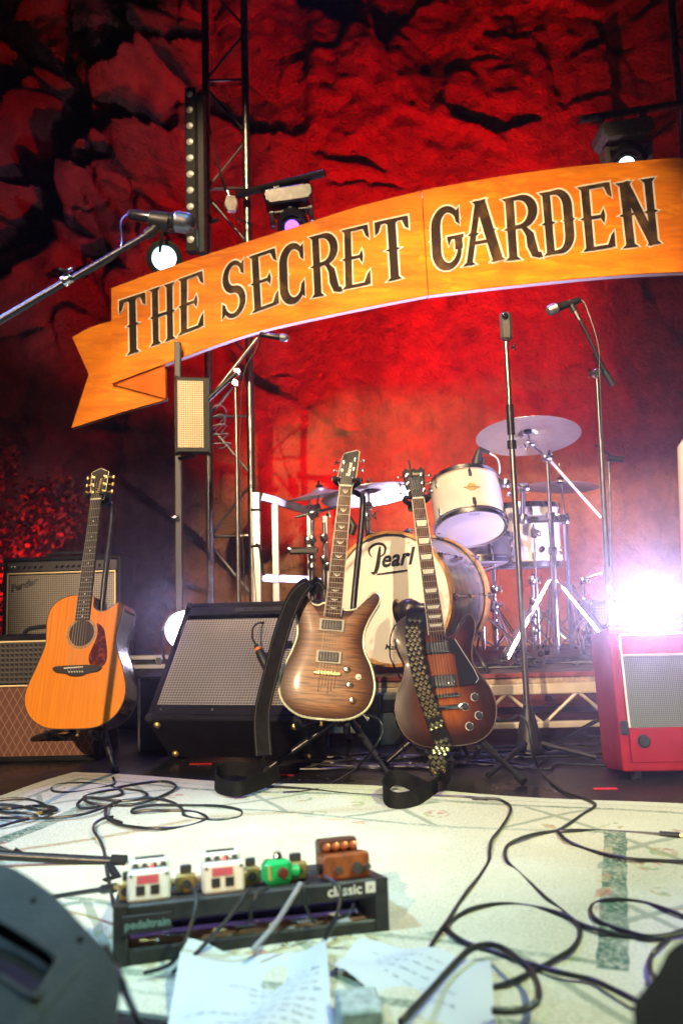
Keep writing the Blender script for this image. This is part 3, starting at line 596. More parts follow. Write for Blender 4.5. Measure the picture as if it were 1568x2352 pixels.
# --- acoustic
def acoustic():
    m, L = gframe((163, 1674, 2.86), (232, 1078, 3.10), -9); s = L / 1.03; m = m @ Matrix.Scale(s, 4)
    t = thing('acoustic_guitar', 'amber topped acoustic guitar with cutaway and dark sides at the left', 'guitar', m.translation)
    out = [(v.x, v.y) for v in crom([(0, 0), (.10, .006), (.17, .05), (.198, .125), (.178, .215), (.147, .29), (.142, .35), (.152, .405), (.158, .445), (.14, .468), (.11, .450), (.085, .436), (.058, .437), (.036, .455), (.028, .497), (-.028, .503), (-.085, .495), (-.13, .465), (-.148, .415), (-.145, .36), (-.142, .31), (-.165, .23), (-.198, .125), (-.17, .05), (-.10, .006)], 5, True)]
    MB(m).prism(out, -.112, -.002, .004).build('body', MAHOG, t)
    MB(m).prism(out, -.0015, .0012).build('soundboard', SPRUCE, t, 30)
    MB(m).tube([(p[0] * 1.003, p[1], .0) for p in out], .0022, 6, True).build('binding', mat('dark_binding', (.09, .05, .03), .4), t)
    MB(m).tube([(p[0] * 1.002, p[1], -.112) for p in out], .002, 6, True).build('binding', mat('dark_binding', (.09, .05, .03), .4), t)
    cx, cy = .0, .352
    MB(m).lathe([(.05, .0013), (.05, .0018), (.0001, .0018)], 36, Matrix.Translation((cx, cy, 0))).build('soundhole', mat('soundhole_shade', (.03, .018, .012), .8), t)  # flat disc on the top, its dark colour is the shade inside the hole
    MB(m).lathe([(.051, .0014), (.051, .0026), (.060, .0026), (.060, .0014)], 40, Matrix.Translation((cx, cy, 0)), True).build('rosette', mat('rosette', (.30, .19, .07), .4, var=.4, vscale=200), t)
    pg = [(v.x, v.y) for v in crom([(.058, .388), (.085, .37), (.10, .33), (.112, .27), (.108, .235), (.085, .222), (.050, .232), (.040, .262), (.048, .29), (.062, .33), (.064, .362)], 5, True)]
    MB(m).prism(pg, .0014, .003).build('pickguard', TORT, t)
    MB(m).prism([(v.x, v.y) for v in crom([(-.085, .228), (-.085, .206), (-.045, .2), (-.02, .190), (.02, .190), (.045, .2), (.085, .206), (.085, .228)], 3, True)], .0014, .010, .002).build('bridge', EBONY, t)
    MB(m).box((0, .221, .0115), (.075, .004, .005), 0, Matrix.Rotation(.05, 4, 'Z')).build('saddle', CREAM, t)
    pm = MB().ball((0, 0, 0), .0035, 8, 5).mesh('bridge_pin', CREAM)
    for k in range(6): inst(pm, 'bridge_pin', t, m @ Matrix.Translation(((k - 2.5) * .0105, .205, .0115)))
    neck_strings(t, m, .402, .893, .056, .044, .0085, 21, .205, 1.03, 'dot', EBONY, False, .056)
    hd = [(-.028, .895), (.028, .895), (.033, .925), (.037, 1.018), (.022, 1.024), (.0, 1.034), (-.022, 1.024), (-.037, 1.018), (-.033, .925)]
    MB(m).prism(hd, -.014, .001, .0012).build('headstock', EBONY, t)
    MB(m).tube([(x, y, .001) for x, y in hd], .0012, 5, True).build('headstock_binding', BIND, t)
    vs, fs = text('Takamine', .017, .25); MB(m @ Matrix.Translation((0.002, .955, .0018)) @ Matrix.Rotation(RAD(82), 4, 'Z')).add(vs, fs).build('headstock_lettering', GOLD, t, 0)
    peg_set(t, m, [(sx * .026, y, sx) for sx in (-1, 1) for y in (.93, .962, .994)], .001, gold=True)
    MB(m).lathe([(.006, 0), (.007, .006), (.004, .008), (.004, .014), (.0065, .02), (.0001, .022)], 10, TR((0, -.001, -.055), (90, 0, 0))).build('strap_button', GOLD, t)
    kn = MB().lathe([(.012, 0), (.012, .006), (.009, .012), (.0001, .0125)], 12).mesh('preamp_knob', BLK)
    return t, m
ac, ACM = acoustic()
# --- flame top electric
def flame_guitar():
    m, L = gframe((741, 1652, 2.70), (803, 1038, 2.96), -3); s = L / .985; m = m @ Matrix.Scale(s, 4)
    t = thing('electric_guitar', 'brown flame maple electric guitar with pale binding beside a black leather strap', 'guitar', m.translation, 'electric guitars on stands')
    out = [(v.x, v.y) for v in crom([(0, 0), (.085, .008), (.142, .045), (.163, .11), (.148, .18), (.118, .24), (.112, .29), (.122, .335), (.138, .372), (.152, .400), (.158, .420), (.156, .436), (.146, .445), (.132, .443), (.120, .430), (.104, .404), (.082, .384), (.055, .376), (.030, .378), (-.030, .395), (-.055, .385), (-.082, .392), (-.102, .418), (-.118, .442), (-.134, .450), (-.147, .440), (-.148, .41), (-.128, .34), (-.116, .28), (-.128, .22), (-.158, .13), (-.145, .055), (-.085, .008)], 5, True)]
    MB(m).prism(out, -.045, -.0005, .004).build('body', mat('dark_back', (.02, .01, .009), .2, coat=.5), t)
    body_mesh(m, out, .045, .009, (.10, .28), 8).build('flame_top', FLAME, t, 60)
    MB(m).tube([(p[0], p[1], .0) for p in out], .0042, 6, True).build('binding', mat('abalone', (.62, .62, .42), .25, .2, var=.35, vscale=220), t)
    zt = .017
    neck_strings(t, m, .345, .835, .057, .043, zt, 22, .135, .985, 'vine', ROSE, True)
    hd = [(-.023, .838), (.023, .838), (.034, .872), (.036, .93), (.038, .982), (.028, .988), (-.018, .972), (-.023, .96), (-.031, .90), (-.036, .868)]
    MB(m).prism(hd, -.004, zt - .006, .001).build('headstock', EBONY, t); MB(m).tube([(x, y, zt - .006) for x, y in hd], .0014, 5, True).build('headstock_binding', BIND, t)
    vs, fs = text('Ibanez', .022, .0, bold=.0003); MB(m @ Matrix.Translation((.006, .908, zt - .0052)) @ Matrix.Rotation(RAD(84), 4, 'Z')).add(vs, fs).build('headstock_lettering', WHITEP, t, 0)
    peg_set(t, m, [(-.024, .868, -1), (-.020, .900, -1), (-.015, .935, -1), (.023, .868, 1), (.025, .908, 1), (.026, .948, 1)], zt - .006, PICK)
    for y in (.315, .205):
        MB(m).box((0, y, .0115), (.088, .044, .010), .002).build('pickup_ring', mat('cream_ring', (.42, .36, .26), .4), t)
        MB(m).box((0, y, .0165), (.068, .032, .008), .002).build('pickup', BLK, t)
        pm = MB().ball((0, 0, 0), .0026, 6, 4).mesh('pole_piece', PICK)
        for k in range(6):
            for q in (-.008, .008): inst(pm, 'pole_piece', t, m @ Matrix.Translation(((k - 2.5) * .0102, y + q, .0208)))
    MB(m).box((0, .150, .013), (.092, .012, .012), .003).build('bridge', GOLD, t)
    for k in range(6):
        MB(m).box(((k - 2.5) * .0105, .150, .0205), (.007, .012, .006), .001).build('saddle', GOLD, t)
        MB(m).tube([((k - 2.5) * .0105, .148, .021), ((k - 2.5) * .0105 + .002, .092 + .012 * (k % 3) - .004 * k * .5, .0105)], .0007, 4).build('string_end', PICK, t)
        MB(m).ball(((k - 2.5) * .0105 + .002, .091 + .012 * (k % 3) - .004 * k * .5, .010), .003, 7, 5).build('ferrule', PICK, t)
    km = MB().lathe([(.012, 0), (.012, .004), (.010, .013), (.007, .016), (.0001, .0165)], 14).mesh('control_knob', PICK)
    for x, y in ((.065, .168), (.078, .118), (.092, .068)): inst(km, 'control_knob', t, m @ Matrix.Translation((x, y, .009)))
    MB(m).lathe([(.010, 0), (.010, .003), (.004, .0035), (.0035, .012), (.0001, .0125)], 12, Matrix.Translation((.106, .147, .007))).build('pickup_switch', CREAM, t)
    MB(m).lathe([(.006, 0), (.007, .006), (.004, .008), (.004, .012), (.0075, .018), (.0001, .020)], 10, TR((-.005, -.001, -.02), (90, 0, 0))).build('strap_button', GOLD, t)
    return t, m
FGO, FGM = flame_guitar()
# --- sunburst single cut
def single_cut():
    m, L = gframe((1036, 1714, 2.72), (947, 1076, 3.0), 4); s = L / 1.0; m = m @ Matrix.Scale(s, 4)
    t = thing('electric_guitar', 'sunburst single cutaway electric guitar with black pickguard behind a studded strap', 'guitar', m.translation, 'electric guitars on stands')
    out = [(v.x, v.y) for v in crom([(0, 0), (.085, .006), (.145, .045), (.168, .115), (.155, .18), (.122, .238), (.112, .28), (.122, .33), (.138, .375), (.140, .415), (.122, .432), (.098, .415), (.075, .378), (.05, .358), (.030, .362), (-.030, .448), (-.075, .446), (-.118, .425), (-.138, .38), (-.132, .325), (-.118, .28), (-.128, .235), (-.158, .175), (-.168, .115), (-.145, .045), (-.085, .006)], 5, True)]
    MB(m).prism(out, -.052, -.0005, .004).build('body', MAHOG, t)
    body_mesh(m, out, .05, .011, (.11, .27), 8).build('sunburst_top', SUNB, t, 60)
    MB(m).tube([(p[0], p[1], .0) for p in out], .0022, 6, True).build('binding', mat('dark_binding', (.09, .05, .03), .4), t)
    zt = .020
    neck_strings(t, m, .365, .868, .056, .043, zt, 22, .150, 1.0, 'trap', ROSE, True)
    hd = [(-.023, .871), (.023, .871), (.030, .895), (.036, .93), (.041, .985), (.030, .998), (.012, .985), (0, .996), (-.012, .985), (-.030, .998), (-.041, .985), (-.036, .93), (-.030, .895)]
    MB(m).prism(hd, -.004, zt - .006, .001).build('headstock', EBONY, t)
    vs, fs = text('Gibson', .017, .25); MB(m @ Matrix.Translation((.002, .972, zt - .0055))).add(vs, fs).build('headstock_lettering', GOLD, t, 0)
    MB(m).box((-.003, .93, zt - .003), (.03, .05, .002), .0008).build('truss_rod_cover', BLK, t)
    peg_set(t, m, [(sx * .028, y, sx) for sx in (-1, 1) for y in (.9, .932, .964)], zt - .006, PICK)
    MB(m).cyl((-.012, .96, zt - .002), (-.016, 1.02, zt + .012), .004, 8).build('clip_tuner', BLK, t)
    for y in (.322, .208):
        MB(m).box((0, y, .0135), (.090, .042, .010), .002).build('pickup_ring', BLK, t); MB(m).box((0, y, .020), (.070, .036, .010), .003).build('pickup', CHROME, t)
        pm = MB().ball((0, 0, 0), .0026, 6, 4).mesh('pole_piece', PICK)
        for k in range(6): inst(pm, 'pole_piece', t, m @ Matrix.Translation(((k - 2.5) * .0102, y + (.010 if y > .3 else -.010), .0252)))
    MB(m).box((0, .160, .018), (.096, .012, .012), .003).build('bridge', PICK, t)
    MB(m).box((-.002, .122, .018), (.112, .014, .014), .005).build('tailpiece', CHROME, t)
    for x in (-.05, .046): MB(m).lathe([(.010, 0), (.010, .012), (.007, .014), (.0001, .0145)], 12, Matrix.Translation((x, .122, .012))).build('tailpiece_post', CHROME, t)
    MB(m).prism([(.035, .345), (.058, .345), (.108, .238), (.118, .205), (.106, .192), (.050, .186), (.050, .29), (.035, .30)], .0195, .0215, .0006).build('pickguard', mat('guard_black', (.010, .010, .011), .5, spec=.12), t)
    MB(m).tube([(.058, .345, .0217), (.108, .238, .0217), (.118, .205, .0217), (.106, .192, .0217)], .001, 5).build('guard_edge', WHITEP, t)
    km = MB().lathe([(.0115, 0), (.0115, .006), (.0095, .014), (.0085, .015), (.0001, .015)], 16).mesh('control_knob', BLK)
    kc = MB().lathe([(.0142, .0), (.0142, .0016), (.0125, .0022)], 12).mesh('knob_dial', mat('knob_dial', (.6, .58, .5), .4, var=.9, vscale=260))
    for x, y in ((.098, .148), (.060, .120), (.102, .088), (.066, .056)): inst(kc, 'knob_dial', t, m @ Matrix.Translation((x, y, .0105))); inst(km, 'control_knob', t, m @ Matrix.Translation((x, y, .0105)))
    return t, m
SGO, SGM = single_cut()

# --- guitar stands: pole, yoke with padded arms, cradle, three legs with rubber feet
def guitar_stand(label, gm, head_y, pole, legs, cradle_y, zoff=-.075):
    base = gm @ Vector((0, 0, -.1)); t = thing('guitar_stand', label, 'guitar stand', (base.x, base.y, 0), 'guitar stands')
    yk = gm @ Vector((0, head_y, -.02)); pts = [P(*q) for q in pole]
    bk = gm @ Vector((0, head_y - .01, -.075))
    MB().tube(crom([bk] + pts, 6), .0115, 10).build('pole', BMET, t)
    MB().tube([pts[-1], pts[-1].lerp(pts[-2], .22)], .0165, 12).build('clutch_grip', RUBBER, t)
    MB(gm).tube(crom([(-.042, head_y, .02), (-.040, head_y, -.02), (0, head_y - .006, -.045), (.040, head_y, -.02), (.042, head_y, .02)], 5), .009, 10).build('yoke', RUBBER, t)
    MB(gm).box((0, head_y - .008, -.06), (.05, .03, .03), .006).build('yoke_block', BLK, t)
    for sx in (-1, 1): MB(gm).tube([(sx * .042, head_y - .002, .02), (sx * .02, head_y - .004, .024)], .007, 8).build('yoke_finger', RUBBER, t)
    hub = pts[-1]; low = Vector((hub.x, hub.y + .02, max(.2, (gm @ Vector((0, cradle_y, -.1))).z - .02)))
    MB().tube([hub, low], .014, 10).build('lower_tube', BMET, t)
    for sx in (-1, 1): MB().tube(crom([low, gm @ Vector((sx * .07, cradle_y - .02, -.10)), gm @ Vector((sx * .085, cradle_y - .028, -.02)), gm @ Vector((sx * .085, cradle_y - .012, .018))], 4), .008, 8).build('cradle_arm', RUBBER, t)
    for q in legs:
        f = G(*q) + Vector((0, 0, .012)); d = (f - low)
        MB().tube([low, low + d * .70], .0125, 10).build('leg', BMET, t); MB().tube([low + d * .68, low + d * .93], .009, 10).build('leg_extension', BMET, t); MB().tube([low + d * .92, f], .014, 10).build('rubber_foot', RUBBER, t)
guitar_stand('black stand with angled pole holding up the acoustic guitar', ACM, .915, [(258, 1178, 3.12), (236, 1385, 3.02), (225, 1600, 2.98)], [(266, 1784), (-10, 1735), (150, 1690)], -.0)
guitar_stand('black bent pole stand holding the flame maple guitar', FGM, .865, [(822, 1135, 3.0), (833, 1165, 2.98), (812, 1385, 2.88), (795, 1640, 2.86)], [(604, 1782), (898, 1795), (800, 1705)], 0)
guitar_stand('black stand with angled legs holding the sunburst guitar', SGM, .878, [(962, 1180, 3.05), (985, 1390, 2.95), (1030, 1660, 2.88)], [(1203, 1805), (878, 1768), (1050, 1700)], 0)

# --- straps
def strap(label, pts, wd, th=.004, side=None, fin=None):
    b = MB(); q = crom(pts, 8); o = q[-1].copy(); o.z = 0
    t = thing('guitar_strap', label, 'strap', tuple(o), 'guitar straps')
    b.ribbon(q, wd, th, side or (1, 0, 0)).build('band', LEATHER, t); return t, q
st1 = [FGM @ Vector((-.055, .425, .02)), FGM @ Vector((-.085, .455, .035)), FGM @ Vector((-.13, .40, .045)), FGM @ Vector((-.165, .28, .035)), FGM @ Vector((-.185, .14, .03)), FGM @ Vector((-.20, .0, .02)), P(606, 1735, 2.66)]
t1, q1 = strap('wide black leather strap hanging beside the flame maple guitar', st1, .055, .004)
lo = [P(606, 1735, 2.66), G(590, 1770, .05), G(540, 1765, .05), G(500, 1775, .045), G(500, 1802, .03), G(545, 1812, .035), G(600, 1795, .04), G(640, 1775, .05)]
MB().ribbon(crom(lo, 8), .045, .004, (0, .35, 1)).build('loose_end', LEATHER, t1)
for sgn in (-1, 1): MB().tube([p + Vector((sgn * .022, -.004, 0)) for p in q1[2:]], .0011, 4).build('stitching', mat('stitch', (.10, .09, .08), .7), t1)
st2 = [SGM @ Vector((-.055, .455, .03)), SGM @ Vector((-.075, .43, .055)), SGM @ Vector((-.088, .33, .058)), SGM @ Vector((-.078, .2, .056)), SGM @ Vector((-.055, .08, .05)), SGM @ Vector((-.035, .0, .04)), P(1003, 1735, 2.60), P(1008, 1780, 2.58)]
t2, q2 = strap('studded black strap with rows of brass pyramids on the sunburst guitar', st2, .054, .004)
sm = MB().add([(-1, -1, 0), (1, -1, 0), (1, 1, 0), (-1, 1, 0), (0, 0, 1)], [(0, 1, 4), (1, 2, 4), (2, 3, 4), (3, 0, 4)]).mesh('stud', mat('brass_stud', (.66, .56, .38), .3, 1), smooth=0)
acc = 0.; last = q2[8]; row = 0
for i in range(9, len(q2) - 1):
    acc += (q2[i] - last).length; last = q2[i]
    if acc >= .0125:
        acc = 0; row += 1
        if row in (22, 25): continue
        tt = (q2[i + 1] - q2[i - 1]).normalized(); a = Vector((1, 0, 0)); a = (a - tt * a.dot(tt)).normalized(); nn = a.cross(tt); nn = nn if nn.y < 0 else -nn
        for k in range(3):
            x = (k - 1) * .017 + (.0085 if row % 2 else 0) - .004
            if abs(x) > .024: continue
            inst(sm, 'stud', t2, frame(q2[i] + a * x + nn * .0022, (a + tt).normalized(), (a - tt).normalized() * -1, nn) @ Matrix.Diagonal((.0062, .0062, .006, 1)))
lo = [P(1008, 1778, 2.58), G(1020, 1800, .03), G(1025, 1770, .06), G(1010, 1800, .03), G(960, 1830, .03), G(905, 1838, .03), G(880, 1815, .04), G(905, 1785, .055), G(950, 1800, .04), G(985, 1818, .03)]
MB().ribbon(crom(lo[3:], 8), .045, .004, (0, .45, 1)).build('loose_end', LEATHER, t2)
MB().ribbon(crom([P(1008, 1778, 2.58), G(1028, 1790, .06), G(1035, 1745, .12), G(1020, 1800, .04), G(1005, 1806, .03)], 6), .03, .004, (0, .4, 1)).build('loose_end', LEATHER, t2)

# ------------------------------------------------------------------ amplifiers
def amp_shell(t, m, w_, h, d, tol, frame_w=.022, front_in=.018):
    """open-fronted cabinet: four walls and a back; front plane z=0, body towards -z, y up"""
    MB(m).box((0, h - frame_w / 2, -d / 2), (w_, frame_w, d), .005).build('top_panel', tol, t); MB(m).box((0, frame_w / 2, -d / 2), (w_, frame_w, d), .005).build('bottom_panel', tol, t)
    for sx in (-1, 1): MB(m).box((sx * (w_ / 2 - frame_w / 2), h / 2, -d / 2), (frame_w, h - .002, d - .002), .005).build('side_panel', tol, t)
    MB(m).box((0, h / 2, -d + .01), (w_ - .01, h - .01, .015)).build('back_panel', tol, t)
def upright(o, yaw): r = Vector((math.cos(RAD(yaw)), math.sin(RAD(yaw)), 0)); return frame(Vector(o), r, Vector((0, 0, 1)), r.cross(Vector((0, 0, 1))))
# Fender-style combo on a case, left
o = P(140, 1456, 4.2); o.z = .42; fm_ = upright(o, -3)
cs = thing('road_case', 'black road case under the silver grilled amplifier', 'case', (o.x, o.y + .12, 0)); MB(upright((o.x, o.y, 0), -3)).box((0, .21, -.14), (.60, .418, .28), .008).build('case_body', TOLEX, cs)
for yy in (.02, .4): MB(upright((o.x, o.y, 0), -3)).box((0, yy, .0015), (.6, .025, .004)).build('metal_edge', ALU, cs)
t = thing('amplifier', 'black combo amplifier with silver grille and gold trim behind the acoustic guitar', 'amplifier', tuple(o), 'guitar amplifiers')
aw, ah = .635, .45; amp_shell(t, fm_, aw, ah, .24, TOLEX)
MB(fm_).box((0, ah - .05, -.012), (aw - .046, .052, .012), .002, ).build('control_panel', mat('panel_dark', (.05, .05, .055), .35, .4), t)
MB(fm_).box((0, (ah - .105) / 2 + .02, -.012), (aw - .05, ah - .125, .010)).build('grille', GR_SILVER, t)
for a, b in (((-aw / 2 + .03, .03, 0), (-aw / 2 + .03, ah - .085, 0)), ((aw / 2 - .03, .03, 0), (aw / 2 - .03, ah - .085, 0)), ((-aw / 2 + .03, ah - .085, 0), (aw / 2 - .03, ah - .085, 0)), ((-aw / 2 + .03, .03, 0), (aw / 2 - .03, .03, 0))): MB(fm_).cyl(a, b, .0045, 8).build('trim', mat('cream_trim', (.85, .66, .36), .4), t)
km = MB().lathe([(.010, 0), (.010, .004), (.007, .006), (.006, .016), (.0001, .017)], 12).mesh('control_knob', BLK)
for x in (-.235, -.205, -.175, -.145, -.115, -.03, .0, .03, .06, .09, .12, .2): inst(km, 'control_knob', t, fm_ @ Matrix.Translation((x, ah - .05, -.006)))
for x in (-.275, -.255, .16): MB(fm_).lathe([(.006, 0), (.006, .004), (.0001, .005)], 10, Matrix.Translation((x, ah - .05, -.006))).build('input_jack', CHROME, t)
vs, fs = text('Fender', .052, .35, bold=.0012); MB(fm_ @ Matrix.Translation((-.205, ah - .145, -.002)) @ Matrix.Rotation(RAD(16), 4, 'Z')).add(vs, fs).build('badge', CHROME, t, 0)
MB(fm_).tube(crom([(-.12, ah, -.12), (-.1, ah + .022, -.12), (.1, ah + .022, -.12), (.12, ah, -.12)], 5), .010, 8).build('handle', RUBBER, t)
# lower diamond-grille amp in front of it
vo = P(30, 1440, 3.22); vo.z = 0; vm = upright((vo.x + .02, vo.y, 0), -2)
t = thing('amplifier', 'dark combo amplifier with brown diamond grille at the left edge', 'amplifier', (vo.x, vo.y, 0), 'guitar amplifiers'); vw, vh = .66, .492
amp_shell(t, vm, vw, vh, .25, TOLEX)
MB(vm).box((0, vh - .105, -.010), (vw - .046, .165, .012)).build('upper_panel', GR_DARK, t); MB(vm).box((0, .155, -.012), (vw - .046, .275, .010)).build('grille', VOXG, t)
for y in (.296, vh - .022): MB(vm).box((0, y, -.002), (vw - .045, .007, .007), .002).build('trim', mat('cream_trim', (.85, .66, .36), .4), t)
MB(vm).tube(crom([(-.02, vh, -.1), (-.005, vh + .02, -.1), (.03, vh + .03, -.1), (.12, vh + .03, -.1), (.16, vh, -.1)], 5), .009, 8).build('handle', RUBBER, t)
# tilted-back combo, centre-left
a0 = P(333, 1660, 3.0); tilt = RAD(41); ps = RAD(-14); r = Vector((math.cos(ps), math.sin(ps), 0)); bk = Vector((-r.y, r.x, 0)); upv = Vector((0, 0, 1)) * math.cos(tilt) + bk * math.sin(tilt)
aw, ah, ad = .61, .56, .26; tm = frame(a0 + r * aw / 2, r, upv, r.cross(upv))
low = min((tm @ Vector((sx * aw / 2, 0, -ad))).z for sx in (-1, 1)); tm = Matrix.Translation((0, 0, .012 - low)) @ tm
t = thing('amplifier', 'black combo amplifier with silver grille tilted back on the floor', 'amplifier', (tm.translation.x, tm.translation.y + .15, 0), 'guitar amplifiers')
amp_shell(t, tm, aw, ah, ad, TOLEX, .024)
MB(tm).box((0, ah / 2 - .01, -.010), (aw - .05, ah - .155, .010)).build('grille', GR_SILVER, t)
MB(tm).box((0, ah - .045, -.006), (aw - .05, .042, .010), .002).build('top_rail', TOLEX, t); MB(tm).box((0, .044, -.006), (aw - .05, .042, .012), .002).build('bottom_rail', TOLEX, t)
MB(tm).box((.02, ah - .045, .001), (.20, .02, .004), .001).build('name_plate', mat('plate_black', (.03, .03, .03), .3), t)
vs, fs = text('Hot Rod Deville', .019, .3); MB(tm @ Matrix.Translation((.02, ah - .045, .0036))).add(vs, fs).build('name_lettering', CHROME, t, 0)
for x in (-aw / 2 + .05, -.05, aw / 2 - .05): MB(tm).lathe([(.006, 0), (.006, .002), (.0001, .004)], 10, Matrix.Translation((x, .044, .0005))).build('screw', CHROME, t)
for sx in (-1, 1):
    for z in (-.03, -ad + .03): MB(tm).lathe([(.012, 0), (.014, .004), (.010, .012), (.0001, .013)], 12, TR((sx * (aw / 2 - .04), 0, z), (90, 0, 0))).build('glide_foot', GOLD, t)
    q = tm @ Vector((sx * (aw / 2 + .004), .20, -.2)); MB().tube([q, Vector((q.x, q.y + .16, .006))], .007, 8).build('tilt_leg', CHROME, t)
MB(tm).tube(crom([(-.11, ah, -.13), (-.09, ah + .022, -.13), (.09, ah + .022, -.13), (.11, ah, -.13)], 5), .010, 8).build('handle', RUBBER, t)
for sx in (-1, 1):
    for y in (0.0, ah): MB(tm).box((sx * (aw / 2 - .012), y + (.012 if y == 0 else -.012), -.012), (.032, .032, .032), .008).build('corner_guard', BLK, t)
TILTM, TAW, TAH = tm, aw, ah
# red amp, right edge
a0 = G(1412, 1795); yaw = -3; tilt = RAD(9); ps = RAD(yaw); r = Vector((math.cos(ps), math.sin(ps), 0)); bk = Vector((-r.y, r.x, 0)); upv = Vector((0, 0, 1)) * math.cos(tilt) + bk * math.sin(tilt)
aw, ah, ad = .56, .462, .25; rm = frame(a0 + r * (aw / 2 + .028) + Vector((0, 0, .03)), r, upv, r.cross(upv))
t = thing('amplifier', 'red combo amplifier with pale grille at the right edge', 'amplifier', (rm.translation.x, rm.translation.y, 0), 'guitar amplifiers')
amp_shell(t, rm, aw, ah, ad, REDT, .03)
MB(rm).box((0, ah - .062, -.004), (aw - .062, .066, .012), .003).build('top_panel_front', REDT, t); MB(rm).box((0, .08, -.003), (aw - .062, .108, .014), .003).build('lower_panel', REDT, t)
MB(rm).box((0, .262, -.012), (aw - .075, .255, .010)).build('grille', GR_TEAL, t)
for a, b in (((-aw / 2 + .034, .135, 0), (-aw / 2 + .034, ah - .03, 0)), ((-aw / 2 + .034, ah - .096, 0), (aw / 2 - .034, ah - .096, 0)), ((-aw / 2 + .034, ah - .028, 0), (aw / 2 - .034, ah - .028, 0)), ((aw / 2 - .034, .135, 0), (aw / 2 - .034, ah - .03, 0))): MB(rm).cyl(a, b, .004, 8).build('piping', WHITEP, t)
MB(rm).box((-aw / 2 + .016, .135, .004), (.026, .045, .02), .006).build('corner_guard', BLK, t); MB(rm).lathe([(.021, 0), (.021, .006), (.015, .012), (.006, .010), (.0001, .010)], 20, Matrix.Translation((-aw / 2 + .072, .092, .004))).build('side_knob', BLK, t)
for sx in (-1, 1):
    for z in (-.04, -ad + .04): q = rm @ Vector((sx * (aw / 2 - .05), 0, z)); MB().cyl((q.x, q.y, 0), (q.x, q.y, q.z + .006), .016, 12).build('rubber_foot', RUBBER, t)
MB(rm).tube(crom([(-.10, ah, -.12), (-.08, ah + .022, -.12), (.08, ah + .022, -.12), (.10, ah, -.12)], 5), .010, 8).build('handle', RUBBER, t)
REDM = rm
# small dark case beside the tilted amp
q = P(318, 1650, 3.35); t = thing('equipment_case', 'small black case with a lamp on it left of the tilted amplifier', 'case', (q.x + .12, q.y + .1, 0)); em = upright((q.x + .13, q.y, 0), -4)
MB(em).box((0, .15, -.13), (.26, .296, .26), .008).build('case_body', TOLEX, t)
for sx in (-1, 1): MB(em).box((sx * .128, .15, .001), (.012, .298, .012), .002).build('metal_edge', STEEL, t)
MB(em).box((0, .302, -.13), (.268, .01, .268), .003).build('lid', BLK, t)
CASEM = em

# ------------------------------------------------------------------ drums
def drum_axis(center, axis, x=None): return zalign(center, axis, x)
def lug_set(t, m, r, z0, z1, n, ph=0., mt=CHROME, sz=1.):
    lm = MB().box((0, 0, 0), (.010 * sz, .016 * sz, .040 * sz), .004).mesh('lug', mt); rm_ = MB().cyl((0, 0, -.5), (0, 0, .5), .0028, 6).mesh('tension_rod', mt)
    for k in range(n):
        a = ph + 2 * math.pi * k / n; R_ = Matrix.Rotation(a, 4, 'Z')
        for z, s_ in ((z0 + .045, -1), (z1 - .045, 1)):
            inst(lm, 'lug', t, m @ R_ @ Matrix.Translation((r + .005, 0, z))); L_ = .05; inst(rm_, 'tension_rod', t, m @ R_ @ Matrix.Translation((r + .009, 0, z + s_ * .028)) @ Matrix.Diagonal((1, 1, L_, 1)))
def drum(name, label, cat, m, r, h, shell, n, head=HEAD, hoop=CHROME, group='drums of the kit', ph=0.2):
    t = thing(name, label, cat, m @ Vector((0, 0, 0)), group)
    MB(m).lathe([(r - .006, -h / 2), (r, -h / 2), (r, h / 2), (r - .006, h / 2)], 48, closed=True).build('shell', shell, t)
    for sg, nm in ((-1, 'bottom_head'), (1, 'top_head')):
        MB(m).lathe([(.0001, sg * (h / 2 + .004)), (r - .012, sg * (h / 2 + .004)), (r - .004, sg * (h / 2 + .001)), (r + .002, sg * (h / 2 - .006))], 48).build(nm, head, t)
        MB(m).lathe([(r + .001, sg * (h / 2 - .018)), (r + .010, sg * (h / 2 - .018)), (r + .010, sg * (h / 2 - .013)), (r + .004, sg * (h / 2 - .011)), (r + .004, sg * (h / 2 + .010)), (r + .001, sg * (h / 2 + .012)), (r - .001, sg * (h / 2 + .010)), (r + .001, sg * (h / 2 - .014))], 48, closed=True).build('hoop', hoop, t)
    lug_set(t, m, r, -h / 2, h / 2, n, ph); return t
# bass drum, facing left-front
fc = P(897, 1374, 3.57); ang = RAD(31); ax = Vector((-math.sin(ang), -math.cos(ang), 0)); R_ = .296; D_ = .42
bm = zalign(fc - ax * D_ / 2, ax, (0, 0, 1)); bc = fc - ax * D_ / 2
t = thing('bass_drum', 'bass drum with cream front head and grey pearl shell', 'bass drum', (bc.x, bc.y, RZ), 'drums of the kit'); BD = t
MB(bm).lathe([(R_ - .018, -D_ / 2 + .01), (R_ - .01, -D_ / 2 + .01), (R_ - .01, D_ / 2 - .01), (R_ - .018, D_ / 2 - .01)], 64, closed=True).build('shell', SILV, t)
for sg in (-1, 1):
    MB(bm).lathe([(R_ - .004, sg * (D_ / 2 - .02)), (R_ + .006, sg * (D_ / 2 - .02)), (R_ + .006, sg * (D_ / 2 + .016)), (R_ - .008, sg * (D_ / 2 + .016)), (R_ - .008, sg * (D_ / 2 - .004))], 64, closed=True).build('hoop', HOOPW, t)
fh = MB(bm).lathe([(.0001, D_ / 2 + .004), (R_ - .02, D_ / 2 + .004), (R_ - .007, D_ / 2)], 64).build('front_head', HEAD, t); MB(bm).lathe([(.0001, -D_ / 2 - .004), (R_ - .007, -D_ / 2)], 48).build('back_head', HEAD, t)
LTX = mat('logo_black', (.02, .02, .02), .5)
tm_ = frame(bm @ Vector((0, 0, D_ / 2 + .0052)), Vector((math.cos(ang), -math.sin(ang), 0)), Vector((0, 0, 1)), ax)
